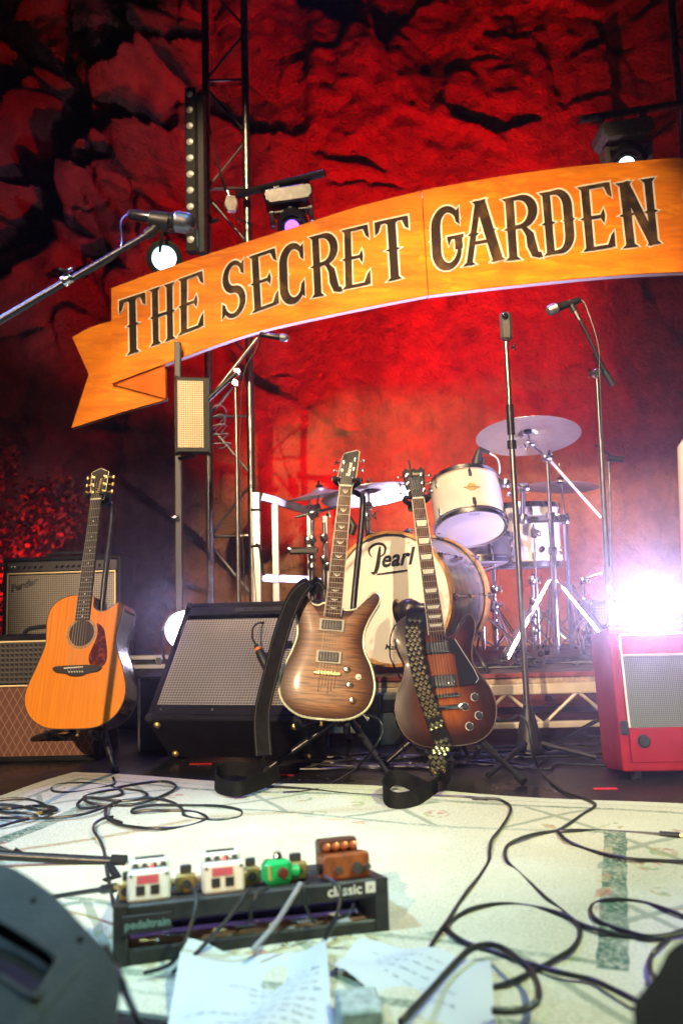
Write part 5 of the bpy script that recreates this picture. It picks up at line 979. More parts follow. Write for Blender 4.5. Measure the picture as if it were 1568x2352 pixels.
# ------------------------------------------------------------------ lamps
def moving_head(label, pm, pipe_pts, lens_mat, lens_px, ry, sc=1., base_mt=BMET):
    c = P(*pm); t = thing('moving_head_lamp', label, 'stage light', tuple(c), 'moving head lamps'); m = TR(c, (0, ry, 0)) @ Matrix.Scale(sc, 4)
    MB(m).prism([(-.15, .05), (-.17, .02), (-.165, -.03), (-.13, -.065), (.13, -.065), (.165, -.03), (.17, .02), (.15, .05)], -.10, .10, .012, Matrix.Rotation(RAD(90), 4, 'X')).build('base', base_mt, t)
    for i, q in enumerate(pipe_pts):
        p = P(*q); a = m @ Vector(((-.11, .11)[i], 0, .05)); MB().tube([a, p], .012, 8).build('clamp_post', PICK, t); MB(zalign(p, (1, 0, .18))).lathe([(.026, -.018), (.034, -.018), (.034, .018), (.026, .018)], 14, closed=True).build('pipe_clamp', BMET, t)
    MB(m).lathe([(.05, -.066), (.06, -.075), (.06, -.09), (.04, -.095)], 18).build('pan_collar', base_mt, t)
    for sx in (-1, 1): MB(m).prism([(v.x, v.y) for v in crom([(-.05, -.09), (.05, -.09), (.055, -.13), (.035, -.19), (-.035, -.19), (-.055, -.13)], 4, True)], -.016, .016, .005, Matrix.Translation((sx * .135, 0, 0)) @ Matrix.Rotation(RAD(90), 4, 'X') @ Matrix.Rotation(RAD(90), 4, 'Y')).build('yoke_arm', base_mt, t)
    MB(m).box((0, 0, -.10), (.30, .09, .022), .008).build('yoke_bridge', base_mt, t)
    hcn = m @ Vector((0, 0, -.178)); d = (P(*lens_px) - hcn).normalized(); hm = zalign(hcn, d) @ Matrix.Scale(sc, 4)
    MB(hm).lathe([(.0001, -.13), (.06, -.12), (.09, -.08), (.105, -.02), (.105, .07), (.098, .10), (.082, .104), (.082, .092)], 26).build('head', BMET, t); MB(hm).lathe([(.081, .094), (.066, .099), (.05, .100)], 26).build('lens_bezel', mat('lens_glass', (.01, .01, .012), .08), t); MB(hm).lathe([(.05, .1), (.03, .104), (.0001, .106)], 26).build('lens', lens_mat, t)
    return hm
moving_head('moving head lamp with violet beam above the word SECRET', (664, 458, 4.82), [(636, 436, 4.84), (705, 420, 4.8)], LENS_V, (630, 760, 3.4), -7, .92)
moving_head('moving head lamp with blue white beam above the word GARDEN', (1428, 310, 4.80), [(1375, 272, 4.78), (1472, 258, 4.86)], LENS_B, (1380, 640, 3.4), -7, 1.0, mat('olive_dusty', (.10, .085, .06), .6, var=.3, vscale=60))
# spot behind the left of the banner
c = P(378, 594, 4.75); t = thing('spot_lamp', 'round spot lamp glowing blue white behind the banner left end', 'stage light', tuple(c)); hm = zalign(c, (.05, -1, -.22))
MB(hm).lathe([(.0001, -.2), (.07, -.19), (.10, -.1), (.11, -.02), (.11, .02), (.076, .022), (.074, .0)], 28).build('housing', BMET, t); MB(hm).lathe([(.074, .006), (.04, .014), (.0001, .018)], 28).build('lens', LENS_B, t)
MB(zalign(c, (0, 0, 1))).tube(crom([(.0, -.13, -.02), (.02, -.135, .12), (0, 0, .18), (.02, .135, .12), (0, .13, -.02)], 5), .010, 8).build('yoke', BMET, t); MB().tube([c + Vector((0, 0, .17)), P(500, 505, 5.0)], .016, 8).build('mount_arm', BMET, t)
# vertical LED batten
bx = P(429, 385, 4.72); t = thing('led_batten', 'tall vertical LED batten with ten round lenses', 'stage light', tuple(P(432, 575, 4.72))); zt_, zb_ = P(424, 193, 4.72).z, P(434, 572, 4.72).z; zc, zh = (zt_ + zb_) / 2, zt_ - zb_
um = upright((bx.x + .022, 4.78, zc), -9); MB(um).box((0, 0, 0), (.070, zh, .06), .004).build('housing', BMET, t); MB(um).box((.048, 0, -.05), (.05, zh * .98, .06), .004).build('rear_channel', BLK, t); MB(um).box((.036, -zh * .42, -.003), (.004, zh * .09, .05), .001).build('side_label', mat('teal_label', (.06, .22, .2), .5), t)
lm = MB().lathe([(.0225, 0), (.0225, .004), (.019, .005), (.012, .008), (.0001, .009)], 18).mesh('lens', LEDL)
for k in range(10): inst(lm, 'lens', t, um @ Matrix.Translation((-.002, zh * (.455 - k * .0985), .030)))
for yy in (.35, -.2): MB().tube([um @ Vector((.04, zh * yy, -.05)), Vector((-.80, 5.0, zc + zh * yy))], .012, 8).build('bracket', BMET, t)
MB().tube(crom([um @ Vector((.05, zh * .4, -.05)), P(475, 265, 4.95), P(492, 345, 4.96), P(512, 420, 4.96), P(552, 520, 4.95)], 6), .004, 6).build('power_cable', CABLE, t)
# junction plug hanging on the tower
c = P(530, 468, 4.9); t = thing('cable_connector', 'pale cable connector dangling from the left truss tower', 'connector', tuple(c)); MB().tube([P(523, 438, 4.9), P(527, 452, 4.9)], .014, 10).build('plug', PICK, t); MB(upright(c, 8)).prism([(-.028, .05), (.028, .05), (.045, .0), (.03, -.055), (-.02, -.055), (-.04, -.01)], -.018, .018, .006).build('socket_body', mat('pale_grey', (.45, .42, .38), .5, var=.2, vscale=40), t); MB().tube(crom([P(522, 438, 4.9), P(512, 415, 4.93), P(495, 355, 4.97)], 5), .005, 6).build('lead', CABLE, t); MB().tube(crom([P(533, 495, 4.9), P(560, 508, 4.92), P(580, 515, 4.95)], 5), .005, 6).build('lead', CABLE, t)
# LED wash panel on a square post
t = thing('light_post', 'slim square post carrying the wash panel left of the tower', 'post', tuple(P(410, 1430, 4.45))); a = P(409, 830, 4.45); sq((a.x, 4.45, 2.1), (a.x + .002, 4.45, 0), .036, 'post', mat('post_grey', (.05, .05, .055), .5, .2)); MB().box((a.x, 4.45, .006), (.2, .2, .012), .003).build('base_plate', STEEL, t); clampb(t, P(402, 1190, 4.43), (1, 0, 0), .022)
c = P(444, 951, 4.30); t = thing('wash_panel', 'rectangular LED wash panel with tan grid face', 'stage light', tuple(c)); um = upright(c, 12); MB(um).box((0, 0, -.05), (.19, .425, .085), .006).build('housing', BLK, t); MB(um).box((-.014, 0, -.0055), (.138, .375, .006)).build('grid_face', GR_TAN, t)
for s_ in range(4):
    for k in range(9): MB(um).box((.0965, .15 - s_ * .1 + .034 - k * .0085, -.05), (.004, .004, .035)).build('vent_slat', ALU, t)
for sx, yy in ((1, .21), (-1, .21), (1, -.21), (-1, -.21)): MB(um).box((sx * .09, yy, -.05), (.016, .016, .09), .005).build('corner_guard', BLK, t)
MB().tube([um @ Vector((0, -.22, -.05)), P(436, 1050, 4.36), P(412, 1052, 4.43)], .012, 8).build('bracket', BMET, t)
for k in range(5): MB().tube(crom([um @ Vector((.1, .05 - .05 * k, -.07)), P(505 + 6 * k, 930 + 22 * k, 4.4), P(520 - 4 * k, 950 + 20 * k, 4.5), P(492, 985 + 8 * k, 4.6)], 6), .0035, 6).build('cable_loop', mat('grey_cable', (.25, .24, .26), .4), t)
# floor lamps
def floor_lamp(label, c, d, r, base_z, power, cone, glow=LENS_W):
    t = thing('floor_lamp', label, 'stage light', (c.x, c.y, base_z), 'floor lamps lighting towards the audience'); hm = zalign(c, d)
    MB(hm).lathe([(.0001, -.16), (r * .7, -.15), (r * .95, -.09), (r * 1.05, -.02), (r * 1.05, .012), (r * .97, .013), (r * .95, 0)], 28).build('housing', BMET, t); MB(hm).lathe([(r * .95, .002), (r * .5, .010), (.0001, .012)], 28).build('lens', glow, t)
    s_ = Vector(d).cross(Vector((0, 0, 1))).normalized(); MB().tube(crom([c + s_ * r * 1.12, c + s_ * r * 1.15 - Vector((0, 0, r * .8)), Vector((c.x, c.y, base_z + .012)) + s_ * r * .7, Vector((c.x, c.y, base_z + .012)) - s_ * r * .7, c - s_ * r * 1.15 - Vector((0, 0, r * .8)), c - s_ * r * 1.12], 5), .006, 8).build('yoke', BMET, t)
    l = bpy.data.lights.new('floor_lamp_light', 'SPOT'); l.energy = power; l.color = (.66, .56, 1); l.spot_size = RAD(cone); l.spot_blend = 1; l.shadow_soft_size = r * .6
    o = bpy.data.objects.new('floor_lamp_light', l); COL.objects.link(o); o.parent = t; o.location = c + Vector(d).normalized() * .035 - ORG[t]; o.rotation_euler = Vector(d).to_track_quat('-Z', 'Y').to_euler()
floor_lamp('glaring floor lamp on the case behind the tilted amplifier', P(424, 1447, 3.5), (.2, -1, .15), .085, .308, 2600, 30)
floor_lamp('glaring floor lamp pointing at the camera behind the red amplifier', P(1497, 1428, 3.08), (-.39, -1, .10), .085, .30, 15000, 27)
st_ = thing('lamp_stand', 'black block stand under the lamp behind the red amplifier', 'stand', (P(1497, 1418, 3.08).x, 3.12, 0)); q = P(1497, 1418, 3.08); MB().box((q.x, q.y + .02, .147), (.2, .2, .292), .01).build('block', TOLEX, st_)

# ------------------------------------------------------------------ pedalboard, pedals, paper
PA = Vector((-.398, 1.388, 0)); PE = Vector((.974, .226, 0)).normalized(); PN = Vector((-PE.y, PE.x, 0)); PWID = .475
PM = frame(PA, PE, PN, Vector((0, 0, 1)))            # x along the near side, y away from the camera, z up
t = thing('pedalboard', 'black metal pedalboard carrying a row of effect pedals', 'pedalboard', tuple(PA + PE * .23))
BP_ = mat('board_black', (.02, .022, .023), .5, var=.35, vscale=40)
NH, FH, DP = .102, .042, .30
tp_ang = math.atan2(NH - FH, DP)
for x in (.012, PWID - .012):
    MB(PM).add([(x - .012, 0, .004), (x + .012, 0, .004), (x + .012, DP, .004), (x - .012, DP, .004), (x - .012, 0, NH), (x + .012, 0, NH), (x + .012, DP, FH), (x - .012, DP, FH)], [(0, 3, 2, 1), (4, 5, 6, 7), (0, 1, 5, 4), (1, 2, 6, 5), (2, 3, 7, 6), (3, 0, 4, 7)]).build('end_plate', BP_, t, 0)
for k, (y, dep) in enumerate(((.03, .06), (.12, .05), (.205, .05), (.275, .045))):
    z = NH - (NH - FH) * y / DP; MB(PM).box((0, 0, 0), (PWID - .05, dep, .012), .003, TR((PWID / 2, y, z - .006)) @ Matrix.Rotation(-tp_ang, 4, 'X')).build('top_rail', BP_, t)
MB(PM).box((PWID / 2, .004, NH - .016), (PWID - .046, .008, .032), .003).build('near_rail', BP_, t); MB(PM).box((PWID / 2, .004, .018), (PWID - .046, .008, .030), .003).build('near_rail', BP_, t)
MB(PM).box((PWID / 2, .15, .012), (PWID - .05, .03, .012), .003).build('lower_rail', BP_, t)
for x in (.02, PWID - .02):
    for y in (.02, DP - .02): MB(PM).lathe([(.010, -.0), (.010, .006), (.0001, .006)], 10, Matrix.Translation((x, y, 0.0))).build('rubber_foot', RUBBER, t)
fmx = frame(PA - PN * .0008, PE, Vector((0, 0, 1)), PN * -1)
LW = mat('lettering_white', (.75, .78, .76), .5); LG = mat('lettering_teal', (.16, .33, .34), .5)
MB(fmx).box((.055, NH - .030, .002), (.082, .030, .004), .001).build('name_plate', BLK, t)
vs, fs = text('pedaltrain', .0185, 0, bold=.0004); MB(fmx @ Matrix.Translation((.056, NH - .030, .0046))).add(vs, fs).build('lettering', LG, t, 0)
vs, fs = text('classic', .025, 0, bold=.0006); MB(fmx @ Matrix.Translation((.395, NH - .014, .0012))).add(vs, fs).build('lettering', LW, t, 0)
MB(fmx).box((.442, NH - .013, .0006), (.018, .018, .0012)).build('lettering_square', LW, t, 0)
vs, fs = text('JR', .009, 0); MB(fmx @ Matrix.Translation((.442, NH - .013, .0016))).add(vs, fs).build('lettering', BP_, t, 0)
def pm_at(u, v, rz=0.): return PM @ TR((u, v, NH - (NH - FH) * v / DP + .001)) @ Matrix.Rotation(-tp_ang, 4, 'X') @ Matrix.Rotation(RAD(rz), 4, 'Z')
PWH = mat('pedal_white', (.62, .66, .64), .4, var=.08, vscale=30); PGR = mat('pedal_green', (.01, .33, .09), .35, var=.15, vscale=30); PCO = mat('pedal_copper', (.33, .10, .035), .32, .4, var=.3, vscale=50); BRASS = mat('dull_brass', (.42, .30, .10), .35, .7, var=.3, vscale=50)
def white_pedal(label, u, warm=False):
    m = pm_at(u, .065); t = thing('effect_pedal', label, 'effect pedal', m.translation, 'effect pedals on the board'); mt = mat('pedal_warm_white', (.68, .62, .54), .4, var=.08, vscale=30) if warm else PWH
    MB(m).box((0, -.022, .024), (.072, .052, .048), .004).build('near_block', mt, t); MB(m).box((0, .030, .031), (.070, .048, .062), .005).build('treadle', PWH, t); MB(m).box((0, .001, .044), (.060, .010, .012), .001).build('control_slot', BLK, t); MB(m).box((-.002, -.0485, .035), (.036, .0016, .013)).build('red_label', mat('label_pink', (.45, .07, .10), .5), t)
    for x in (-.014, .010): MB(m).box((x, -.0487, .018), (.015, .002, .015), .0005).build('black_square', BLK, t)
    for x in (-.024, -.008, .008, .024): MB(m).lathe([(.005, 0), (.005, .006), (.0035, .009), (.0001, .009)], 10, TR((x, .004, .047))).build('control_knob', BLK, t)
    MB(m).box((0, .030, .0625), (.052, .034, .002), .0006).build('rubber_tread', RUBBER, t)
    for x in (-.03, .03): MB(m).lathe([(.0028, 0), (.0028, .0012), (.0001, .0014)], 8, TR((x, -.0482, .042), (90, 0, 0))).build('screw', STEEL, t)

    MB(m).ball((.004, -.004, .052), .0028, 8, 6).build('indicator', LEDRED, t); MB(m).cyl((-.038, .0, .02), (-.044, .0, .02), .007, 10).build('jack', BRASS, t); MB(m).cyl((.038, .0, .02), (.044, .0, .02), .007, 10).build('jack', BRASS, t)
white_pedal('cool white effect pedal at the left end of the board', .058); white_pedal('warm white effect pedal with two black squares in the board middle', .185, True)
m = pm_at(.283, .06, 6); t = thing('effect_pedal', 'small bright green effect pedal', 'effect pedal', m.translation, 'effect pedals on the board'); MB(m).box((0, 0, .021), (.050, .045, .042), .008).build('case', PGR, t); MB(m).lathe([(.009, 0), (.009, .004), (.006, .012), (.0001, .013)], 12, TR((.002, -.004, .042))).build('footswitch', CHROME, t); MB(m).lathe([(.010, 0), (.008, .012), (.0001, .013)], 12, TR((.006, -.0225, .02), (90, 0, 0))).build('control_knob', mat('dark_red_plastic', (.10, .015, .01), .4), t); MB(m).cyl((.025, -.004, .018), (.04, -.004, .018), .012, 12).build('jack', PGR, t); MB(m).cyl((-.018, -.024, .01), (-.018, -.024, .034), .0025, 8).build('plug', GOLD, t)
m = pm_at(.405, .05, 6); t = thing('effect_pedal', 'copper coloured effect pedal with four knobs at the right end', 'effect pedal', m.translation, 'effect pedals on the board'); MB(m).box((0, -.005, .022), (.086, .05, .043), .004).build('case', PCO, t); MB(m).box((-.002, .028, .034), (.074, .034, .066), .004).build('rear_case', mat('pedal_dark_brown', (.08, .03, .015), .4, .3, var=.2, vscale=40), t)
for k in range(4): MB(m).lathe([(.007, 0), (.007, .010), (.005, .014), (.0001, .015)], 12, TR((-.027 + k * .017, .010, .052), (75, 0, 0))).build('control_knob', mat('knob_copper', (.6, .2, .08), .3, .6), t)
for x, y, r_ in ((-.02, -.0305, .006), (.016, -.0305, .010), (.036, -.0305, .006)): MB(m).lathe([(r_, 0), (r_, .006), (.0001, .007)], 12, TR((x, y, .018), (90, 0, 0))).build('jack', STEEL, t)
MB(m).cyl((-.050, -.008, .02), (-.043, -.008, .02), .009, 12).build('jack', BMET, t)
for lb, u, v, w_ in (('brass jack box between the two white pedals', .122, .075, .034), ('brass jack box left of the green pedal', .24, .085, .03), ('brass jack box right of the green pedal', .325, .09, .036), ('narrow brass jack box at the left end of the board', .018, .06, .02)):
    m = pm_at(u, v); t = thing('jack_box', lb, 'jack box', m.translation, 'brass jack boxes on the pedalboard'); MB(m).box((0, 0, .016), (w_, .03, .030), .003).build('case', BRASS, t); MB(m).cyl((0, -.0152, .016), (0, -.019, .016), .0075, 12).build('socket', BLK, t); MB(m).box((0, .012, .038), (w_ * .6, .012, .014), .002).build('cap', BLK, t)

def paper(label, corners, seed, lines):
    r = random.Random(seed); n = 14; c = [G(x, y, .018) for x, y in corners]; t = thing('paper_sheet', label, 'paper', tuple(sum(c, Vector()) / 4 - Vector((0, 0, .01))), 'handwritten set lists'); vs = []
    def at(u, v, e=0.): 
        p = (c[0] * (1 - u) + c[1] * u) * (1 - v) + (c[3] * (1 - u) + c[2] * u) * v; z = .022 + .010 * math.sin(u * 5 + seed) * math.sin(v * 4 + 1) + .012 * (u - .5) ** 2 * 4 * (1 - v) + .004 * math.sin(u * 13 + v * 7); return Vector((p.x, p.y, z + e))
    MB().add([at(i / n, j / n) for j in range(n + 1) for i in range(n + 1)], [(j * (n + 1) + i, (j + 1) * (n + 1) + i, (j + 1) * (n + 1) + i + 1, j * (n + 1) + i + 1) for j in range(n) for i in range(n)]).build('sheet', mat('paper_white', (.50, .52, .54), .85), t)
    ink = MB()
    for v, u0, u1 in lines:
        u = u0
        while u < u1:
            L_ = r.uniform(.025, .075); s_ = int(L_ / .008)
            for k in range(max(2, s_)):
                a = u + k * .008; h = r.uniform(.004, .013); p0 = at(a, v - h, .0008); p1 = at(a + .006, v + r.uniform(-.003, .004), .0008); d = (p1 - p0).normalized(); nn = Vector((-d.y, d.x, 0)) * .0005; ink.add([p0 - nn, p0 + nn, p1 + nn, p1 - nn], [(0, 1, 2, 3)])
            u += L_ + r.uniform(.015, .03)
    ink.build('handwriting', mat('ink_grey', (.10, .11, .15), .6), t, 0)['kind'] = 'stuff'
paper('white set list sheet lying in front of the pedalboard', [(424, 2188), (748, 2192), (772, 2420), (368, 2420)], 2, [(.30, .68, .95), (.36, .55, .95), (.43, .35, .92), (.49, .48, .9), (.58, .5, .92), (.66, .55, .92), (.72, .1, .9), (.8, .3, .9), (.88, .2, .88)])
paper('second set list sheet at an angle right of the first', [(822, 2166), (1127, 2226), (1142, 2412), (768, 2240)], 5, [(.22, .15, .75), (.34, .2, .8), (.46, .22, .6), (.60, .3, .8), (.74, .4, .75)])
q = G(832, 2345, .02); t = thing('tuner_box', 'small pale box at the bottom edge between the papers', 'box', (q.x, q.y, .0)); MB(upright((q.x, q.y - .02, .03), 8)).box((0, 0, -.03), (.06, .03, .07), .004).build('case', mat('pale_teal', (.35, .42, .40), .5, var=.3, vscale=70), t)

# ------------------------------------------------------------------ foreground monitors
def cab(name, label, cat, out, Y, back, mt, hole=None):
    YF = lambda y: Y + .30 * max(-.1, (2500 - y) / 600)
    o3 = [P(x, y, YF(y)) for x, y in out]; ob = [P(x + back[0], y + back[1], YF(y) + back[2]) for x, y in out]; n = len(o3); base = Vector((sum(v.x for v in o3) / n, Y, 0)); t = thing(name, label, cat, tuple(base))
    b = MB(); fs = [(i, (i + 1) % n, n + (i + 1) % n, n + i) for i in range(n)] + [tuple(range(n, 2 * n))[::-1]]
    if hole:
        h3 = [P(x, y, YF(y)) for x, y in hole]; hb = [v + Vector((0, .05, 0)) for v in h3]; k = len(h3)
        loop = list(range(n)) + [0] + [2 * n + (-i) % k for i in range(k + 1)]
        b.add(o3 + ob + h3, fs + [tuple(loop)]); b.build('cabinet', mt, t, 30); MB().add(h3 + hb, [(i, (i + 1) % k, k + (i + 1) % k, k + i) for i in range(k)] + [tuple(range(k, 2 * k))]).build('handle_recess', BLK, t, 0)
        MB().tube(h3, .0035, 6, True).build('handle_rim', mt, t)
    else: b.add(o3 + ob, fs + [tuple(range(n))]); b.build('cabinet', mt, t, 30)
    return t
WG = mat('monitor_grey', (.065, .075, .085), .55, bump=.4, bscale=300, var=.15, vscale=14)
o_ = [(v.x, v.y) for v in crom([(-420, 1950, 0), (-150, 1952, 0), (0, 1983, 0), (62, 2012, 0), (128, 2060, 0), (195, 2130, 0), (245, 2183, 0), (270, 2232, 0), (277, 2275, 0), (268, 2352, 0), (250, 2500, 0), (200, 2900, 0)], 4)] + [(-420, 2900)]
wd = cab('floor_monitor', 'grey floor monitor cabinet with dark handle recess at lower left', 'floor monitor', o_, .72, (-30, 40, .22), WG, [(v.x, v.y) for v in crom([(-70, 2080, 0), (0, 2112, 0), (70, 2155, 0), (128, 2196, 0), (126, 2222, 0), (92, 2278, 0), (68, 2288, 0), (0, 2244, 0), (-70, 2205, 0)], 3, True)])
for x, y in ((78, 2068), (185, 2158)): MB(zalign(P(x, y, .72 + .30 * (2500 - y) / 600 - .002), (0, -1, .5))).lathe([(.004, 0), (.003, .001), (.0001, .001)], 10).build('screw', BLK, wd)
cab('stage_box', 'dark rounded cabinet at the lower right corner', 'cabinet', [(v.x, v.y) for v in crom([(1740, 2120, 0), (1640, 2130, 0), (1568, 2160, 0), (1534, 2185, 0), (1508, 2232, 0), (1480, 2268, 0), (1460, 2296, 0), (1452, 2325, 0), (1456, 2400, 0), (1470, 2900, 0)], 4)] + [(1740, 2900)], .66, (26, 40, .2), mat('violet_black', (.008, .007, .013), .6, spec=.12, bump=.3, bscale=260, var=.2, vscale=20))
a, b = G(-120, 1958, .05), G(262, 1979, .018); t = thing('folded_stand', 'black stand leg with rubber end cap lying at left', 'stand', (b.x, b.y, 0)); MB().tube([a, b], .0105, 12).build('tube', BMET, t); MB().tube([a.lerp(b, .985), b + (b - a).normalized() * .028], .0155, 12).build('rubber_foot', RUBBER, t); MB().tube([G(252, 1990, .015), G(270, 2018, .012), G(240, 2028, .012)], .010, 8).build('cable_clip', RUBBER, t)

# ------------------------------------------------------------------ cables
CZ_ = .015
def cable(label, pts, r=.0042, name='cable', group='black cables on the stage', z=CZ_, plug=None, mt=CABLE):
    q = []
    for i, p in enumerate(pts): q.append(p if isinstance(p, Vector) else (G(p[0], p[1], z + .003 * math.sin(i * 2.1))))
    o = Vector((q[0].x, q[0].y, 0)); t = thing(name, label, 'cable', tuple(o), group); MB().tube(crom(q, 8), r, 8).build('lead', mt, t)
    if plug is not None:
        e = q[plug]; d = (q[plug] - q[1 if plug == 0 else -2]).normalized(); MB().tube([e, e + d * .045], .008, 10).build('plug', BLK, t); MB().tube([e + d * .045, e + d * .06], .0045, 8).build('plug_tip', GOLD, t)
    return t
d3 = lambda *a: [(x * .5, 1758.5 + y * .5) for x, y in a]
d4 = lambda *a: [(784 + x * .5, 1758.5 + y * .5) for x, y in a]
cable('cable running down the rug middle beside the pedalboard', d4((600, 150), (700, 152), (745, 165), (775, 190), (770, 225), (730, 290), (690, 340), (680, 390), (675, 440), (640, 500), (580, 575), (535, 640), (490, 710), (440, 780), (400, 850)))
cable('cable dropping from the sunburst guitar jack and curving over the rug', [SGM @ Vector((.158, .072, -.02)), P(1168, 1653, 2.7), P(1192, 1643, 2.68), P(1212, 1668, 2.66), P(1222, 1720, 2.64)] + [G(1240, 1772, .012), G(1290, 1815, .006), G(1345, 1836, .012), G(1366, 1850, .016), G(1335, 1872, .016)] + d4((1040, 270), (985, 300), (900, 312), (820, 335), (765, 365), (750, 400), (760, 440), (800, 480), (870, 545), (940, 610), (1010, 665), (1080, 720), (1180, 755), (1320, 785), (1440, 790), (1580, 768)))
cable('straight cable ending in a knotted plug at the right edge', d4((985, 302), (1060, 298), (1180, 300), (1330, 308), (1460, 316)), plug=-1)
cable('cable sweeping to the right edge across the green band', d4((990, 300), (1030, 340), (1100, 375), (1200, 405), (1320, 428), (1450, 436), (1590, 442)))
cable('big cable loop lying on the rug at lower right', d4((690, 1022), (800, 985), (900, 935), (990, 885), (1060, 840), (1095, 780), (1075, 722), (1000, 680), (860, 648), (720, 637), (600, 658), (520, 705), (488, 750), (560, 808), (700, 858), (860, 910), (1000, 950), (1150, 985), (1250, 1030), (1360, 1085)), .0045)
cable('thick cable rising from the bottom edge over the second paper', d4((270, 1180), (330, 1120), (430, 1010), (520, 910), (590, 845), (670, 822), (740, 840), (810, 890), (870, 945), (902, 1020), (900, 1075), (860, 1112), (780, 1128), (690, 1125)), .0052, z=.04)
cable('oval cable loop over the green band at the right', d4((1590, 700), (1500, 665), (1400, 634), (1300, 618), (1220, 618), (1160, 636), (1142, 668), (1165, 705), (1230, 738), (1320, 765), (1400, 785), (1500, 778), (1590, 750)))
cable('short cable beside the dark cabinet at lower right', d4((1500, 800), (1450, 840), (1420, 880), (1415, 930), (1440, 990)))
cable('cable looping out from the acoustic guitar stand', d3((520, 55), (520, 85), (440, 108), (330, 123), (250, 118), (240, 102), (275, 86), (380, 80), (470, 90), (540, 105), (560, 130), (480, 150), (400, 150)))
cable('tangled cable coil in the middle of the left rug side', d3((-20, 240), (120, 241), (250, 240), (370, 226), (450, 203), (480, 188), (400, 196), (362, 190), (360, 170), (400, 147), (470, 152), (560, 162), (640, 152), (676, 135), (650, 118), (560, 108), (470, 118), (400, 138), (384, 152), (420, 172), (520, 182), (620, 177), (700, 157), (780, 122), (808, 98), (790, 80), (740, 72), (640, 82), (540, 100)))
cable('wide flat cable loops left of the rug centre', d3((490, 205), (485, 230), (520, 260), (600, 280), (720, 289), (850, 281), (930, 256), (948, 236), (900, 215), (800, 205), (680, 207), (610, 215), (622, 196), (720, 181), (860, 183), (1000, 185), (1090, 200), (1112, 220), (1090, 240), (1000, 250), (900, 245), (845, 226), (840, 205), (800, 172), (720, 150), (640, 151), (560, 162), (500, 185), (486, 215), (500, 240), (560, 262)))
cable('coiled cable with plug at the left edge of the rug', d3((-30, 160), (80, 151), (160, 162), (215, 185), (225, 205), (180, 205), (100, 188), (0, 178), (-40, 195), (20, 215), (110, 218), (170, 228), (150, 240), (60, 262), (-30, 290)))
cable('second coil of cable at the left edge', d3((-30, 200), (60, 196), (140, 186), (200, 185), (250, 192), (262, 204), (240, 208)), plug=-1)
cable('grey cable passing between the rug loops and the stand leg', d3((520, 235), (470, 245), (435, 270), (432, 300), (455, 335), (475, 380), (485, 430), (495, 500), (510, 580), (525, 650)), .004)
cable('cable lying along the back edge of the rug', [G(x, y, .012) for x, y in ((545, 1818), (600, 1806), (700, 1812), (784, 1822), (860, 1827), (960, 1829), (1060, 1830), (1120, 1836))])
cable('thin cable curling down from the flame maple guitar', [FGM @ Vector((.135, .03, -.02)), P(868, 1652, 2.66), P(878, 1680, 2.64), P(860, 1715, 2.62), G(820, 1762, .03), G(770, 1795, .01), G(720, 1815, .01), G(650, 1820, .01)], .0038)
MB().tube([FGM @ Vector((.128, .034, -.02)), FGM @ Vector((.150, .014, -.02))], .007, 10).build('jack_plug', PICK, FGO); MB().tube([SGM @ Vector((.148, .078, -.02)), SGM @ Vector((.172, .070, -.01))], .008, 10).build('jack_plug', PICK, SGO)
cable('instrument cable plugged into the left end of the pedalboard', [G(90, 2068, .03), G(125, 2060, .04), G(180, 2051, .06), G(236, 2043, .085)], .0046, plug=-1)
pd = lambda *a: [P(x, y, Y) for x, y, Y in a]
cable('patch cable hanging down between the white pedals', pd((440, 2040, 1.42), (452, 2060, 1.40), (444, 2110, 1.375), (420, 2170, 1.36), (390, 2215, 1.35), (330, 2235, 1.34)), .0035, group='patch cables on the pedalboard')
cable('patch cable slanting down from the warm white pedal', pd((575, 2040, 1.45), (560, 2060, 1.41), (515, 2120, 1.385), (450, 2190, 1.36), (395, 2235, 1.34)), .0035, group='patch cables on the pedalboard')
cable('grey patch cable slanting down from the green pedal', pd((690, 2030, 1.45), (672, 2060, 1.42), (630, 2125, 1.40), (580, 2182, 1.37)), .0045, group='patch cables on the pedalboard', mt=mat('grey_cable', (.25, .24, .26), .4))
cable('patch cable hooking below the green pedal', pd((615, 2040, 1.44), (590, 2055, 1.42), (578, 2085, 1.415), (575, 2120, 1.41)), .003, group='patch cables on the pedalboard')
cable('patch cable drooping left of the copper pedal', pd((716, 2020, 1.46), (700, 2035, 1.44), (700, 2070, 1.43), (712, 2105, 1.43), (722, 2120, 1.44)), .003, group='patch cables on the pedalboard')
cable('patch cable looping from the copper pedal down to the rug', pd((748, 2015, 1.46), (775, 2035, 1.44), (782, 2065, 1.43), (770, 2110, 1.42), (745, 2160, 1.42), (728, 2180, 1.42)), .0035, group='patch cables on the pedalboard')
cable('patch cable curling behind the board opening', pd((812, 2078, 1.46), (800, 2100, 1.45), (775, 2110, 1.46), (755, 2125, 1.47)), .003, group='patch cables on the pedalboard')
cable('cable following the grey floor monitor edge', [P(238, 2172, .9), P(262, 2215, .9), P(285, 2270, .9), (322, 2352), (360, 2420)], .0045)
cable('dark cable under the first paper', [(860, 2198), (770, 2182), (700, 2188), (640, 2215)], .0045, z=.008)
cable('dark cable crossing the rug below the second paper', [(640, 2290), (760, 2295), (860, 2290), (930, 2305), (1000, 2345)], .0045, z=.008)
rr = random.Random(31)
for k in range(9):        # cables strewn over the riser deck
    p = [P(1120 + rr.uniform(-80, 60) + 60 * j, 1500, 3.55 + rr.uniform(0, .5)) for j in range(5)]
    for v in p: v.z = RZ + .008 + rr.uniform(0, .006)
    cable('black cable strewn over the riser deck among the stand feet', p, .005, group='cables on the riser deck')
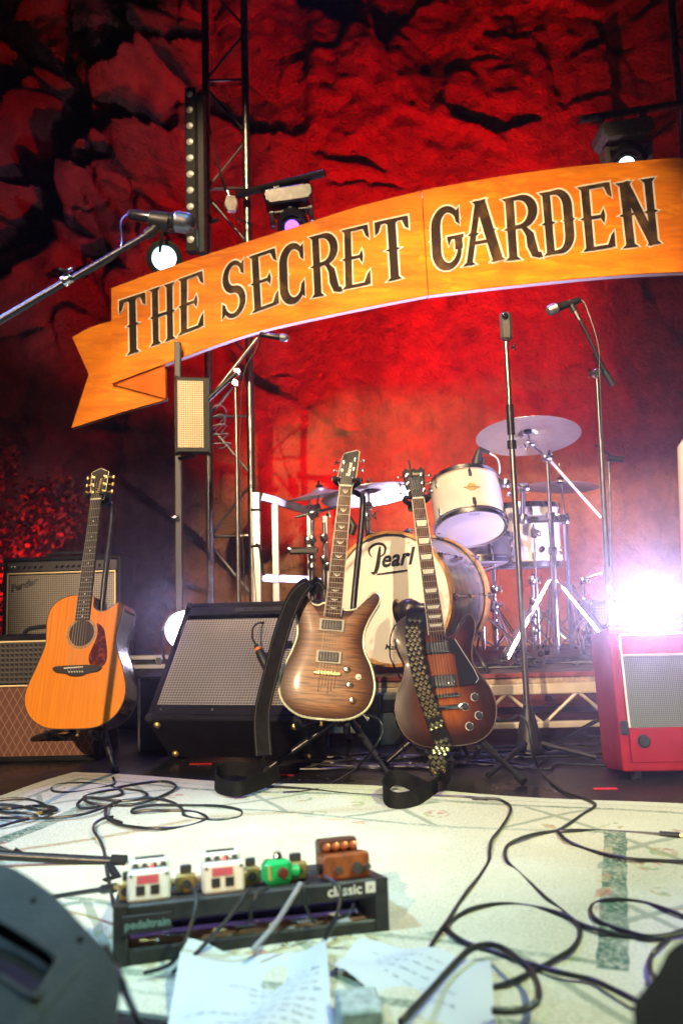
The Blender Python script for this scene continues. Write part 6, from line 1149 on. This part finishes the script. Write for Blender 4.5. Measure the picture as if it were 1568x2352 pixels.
for k in range(12):       # cables on the dark floor behind the guitars
    x0 = rr.uniform(-.5, .7); y0 = rr.uniform(2.85, 3.3); p = [Vector((x0 + .14 * j + rr.uniform(-.06, .06), y0 + rr.uniform(-.09, .09), .008)) for j in range(6)]
    cable('black cable on the dark floor behind the guitar stands', p, .005, group='cables behind the guitar stands')
# tape marks, floor scraps and the small things between the gear
for lb, (x, y), wd_ in (('bright red tape mark under the flame maple guitar', (648, 1779), .085), ('faded red tape mark before the tilted amplifier', (462, 1754), .085), ('pink tape mark before the red amplifier', (1389, 1811), .07)):
    q = G(x, y, .002); tag(MB(TR((q.x, q.y, .001), (0, 0, -4))).box((0, 0, .0008), (wd_, .02, .0012)).build('tape_mark', REDTAPE, None, 0, Vector((q.x, q.y, 0))), lb, 'tape', 'tape marks on the floor')
b = MB(); r = random.Random(9)
for k in range(420):
    x, y = r.uniform(-1.6, 1.6), r.uniform(2.2, 3.4); s_ = r.uniform(.0012, .004); a = r.random() * 6; b.add([(x + s_ * math.cos(a + j * 2.1), y + s_ * math.sin(a + j * 2.1), .0015 + .0004 * j) for j in range(3)], [(0, 1, 2)])
tag(b.build('floor_scraps', mat('scrap_pale', (.4, .37, .3), .8), None, 0), 'tiny pale scraps scattered over the dark floor', 'scraps', kind='stuff')
q = P(322, 1500, 4.0); t = thing('keyboard_case', 'silver edged black case behind the acoustic guitar', 'case', (q.x - .05, q.y, 0)); cm = upright((q.x - .1, q.y, 0), -6); MB(cm).box((0, .17, -.15), (.50, .336, .3), .006).build('case_body', TOLEX, t)
for y in (.30, .345): MB(cm).box((0, y, .0), (.50, .022, .02), .003).build('metal_edge', ALU, t)
MB(cm).box((.2, .325, .006), (.03, .04, .012), .004).build('latch', CHROME, t)
q = P(1362, 1385, 5.1); t = thing('small_speaker', 'small dark speaker cabinet behind the cymbal stands', 'speaker', (q.x, q.y, RZ)); sm_ = upright((q.x + .03, q.y, RZ), -8); MB(sm_).box((0, .14, -.1), (.24, .28, .2), .008).build('cabinet', TOLEX, t); MB(sm_).box((0, .14, .002), (.20, .23, .006)).build('grille', GR_DARK, t)
q = P(1560, 1350, 5.2); t = thing('white_drape', 'white cloth pillar at the right edge behind the lamp', 'drape', (q.x + .2, q.y, 0)); MB(Matrix.Translation((q.x + .235, q.y, 0))).lathe([(.21, 0), (.2, .5), (.19, 1.0), (.17, 1.55), (.12, 1.62), (.0001, 1.63)], 40).build('cloth', WHITEP, t)
for k, (x, y, w_) in enumerate(((895, 1615, .10), (850, 1620, .08))):
    q = P(x, 1690, 3.36); t = thing('power_box', ('grey green' if k == 0 else 'narrow black') + ' box against the riser between the two electric guitars', 'box', (q.x, q.y, 0), 'boxes against the riser'); MB(upright((q.x, q.y, 0), -3)).box((0, .105, -.02), (w_, .21, .04), .004).build('case', mat('grey_green', (.12, .15, .14), .5, var=.2, vscale=20) if k == 0 else BLK, t); MB(upright((q.x, q.y, 0), -3)).box((0, .16, .002), (w_ * .7, .05, .006), .002).build('socket_panel', BMET, t)

# ------------------------------------------------------------------ haze added round everything for the glow of the floor lamps
hz = MB().box((0, 3.4, 2.65), (24, 13.5, 7.9)).build('haze', mat('haze_air', (1, 1, 1)), None, 0); hz['kind'] = 'stuff'
hm_ = hz.data.materials[0].node_tree; hm_.nodes.remove(hm_.nodes['Principled BSDF']); pv = hm_.nodes.new('ShaderNodeVolumePrincipled'); pv.inputs['Density'].default_value = .0005; pv.inputs['Anisotropy'].default_value = .88; pv.inputs['Color'].default_value = (.9, .9, .95, 1)
hm_.links.new(pv.outputs[0], hm_.nodes['Material Output'].inputs['Volume'])
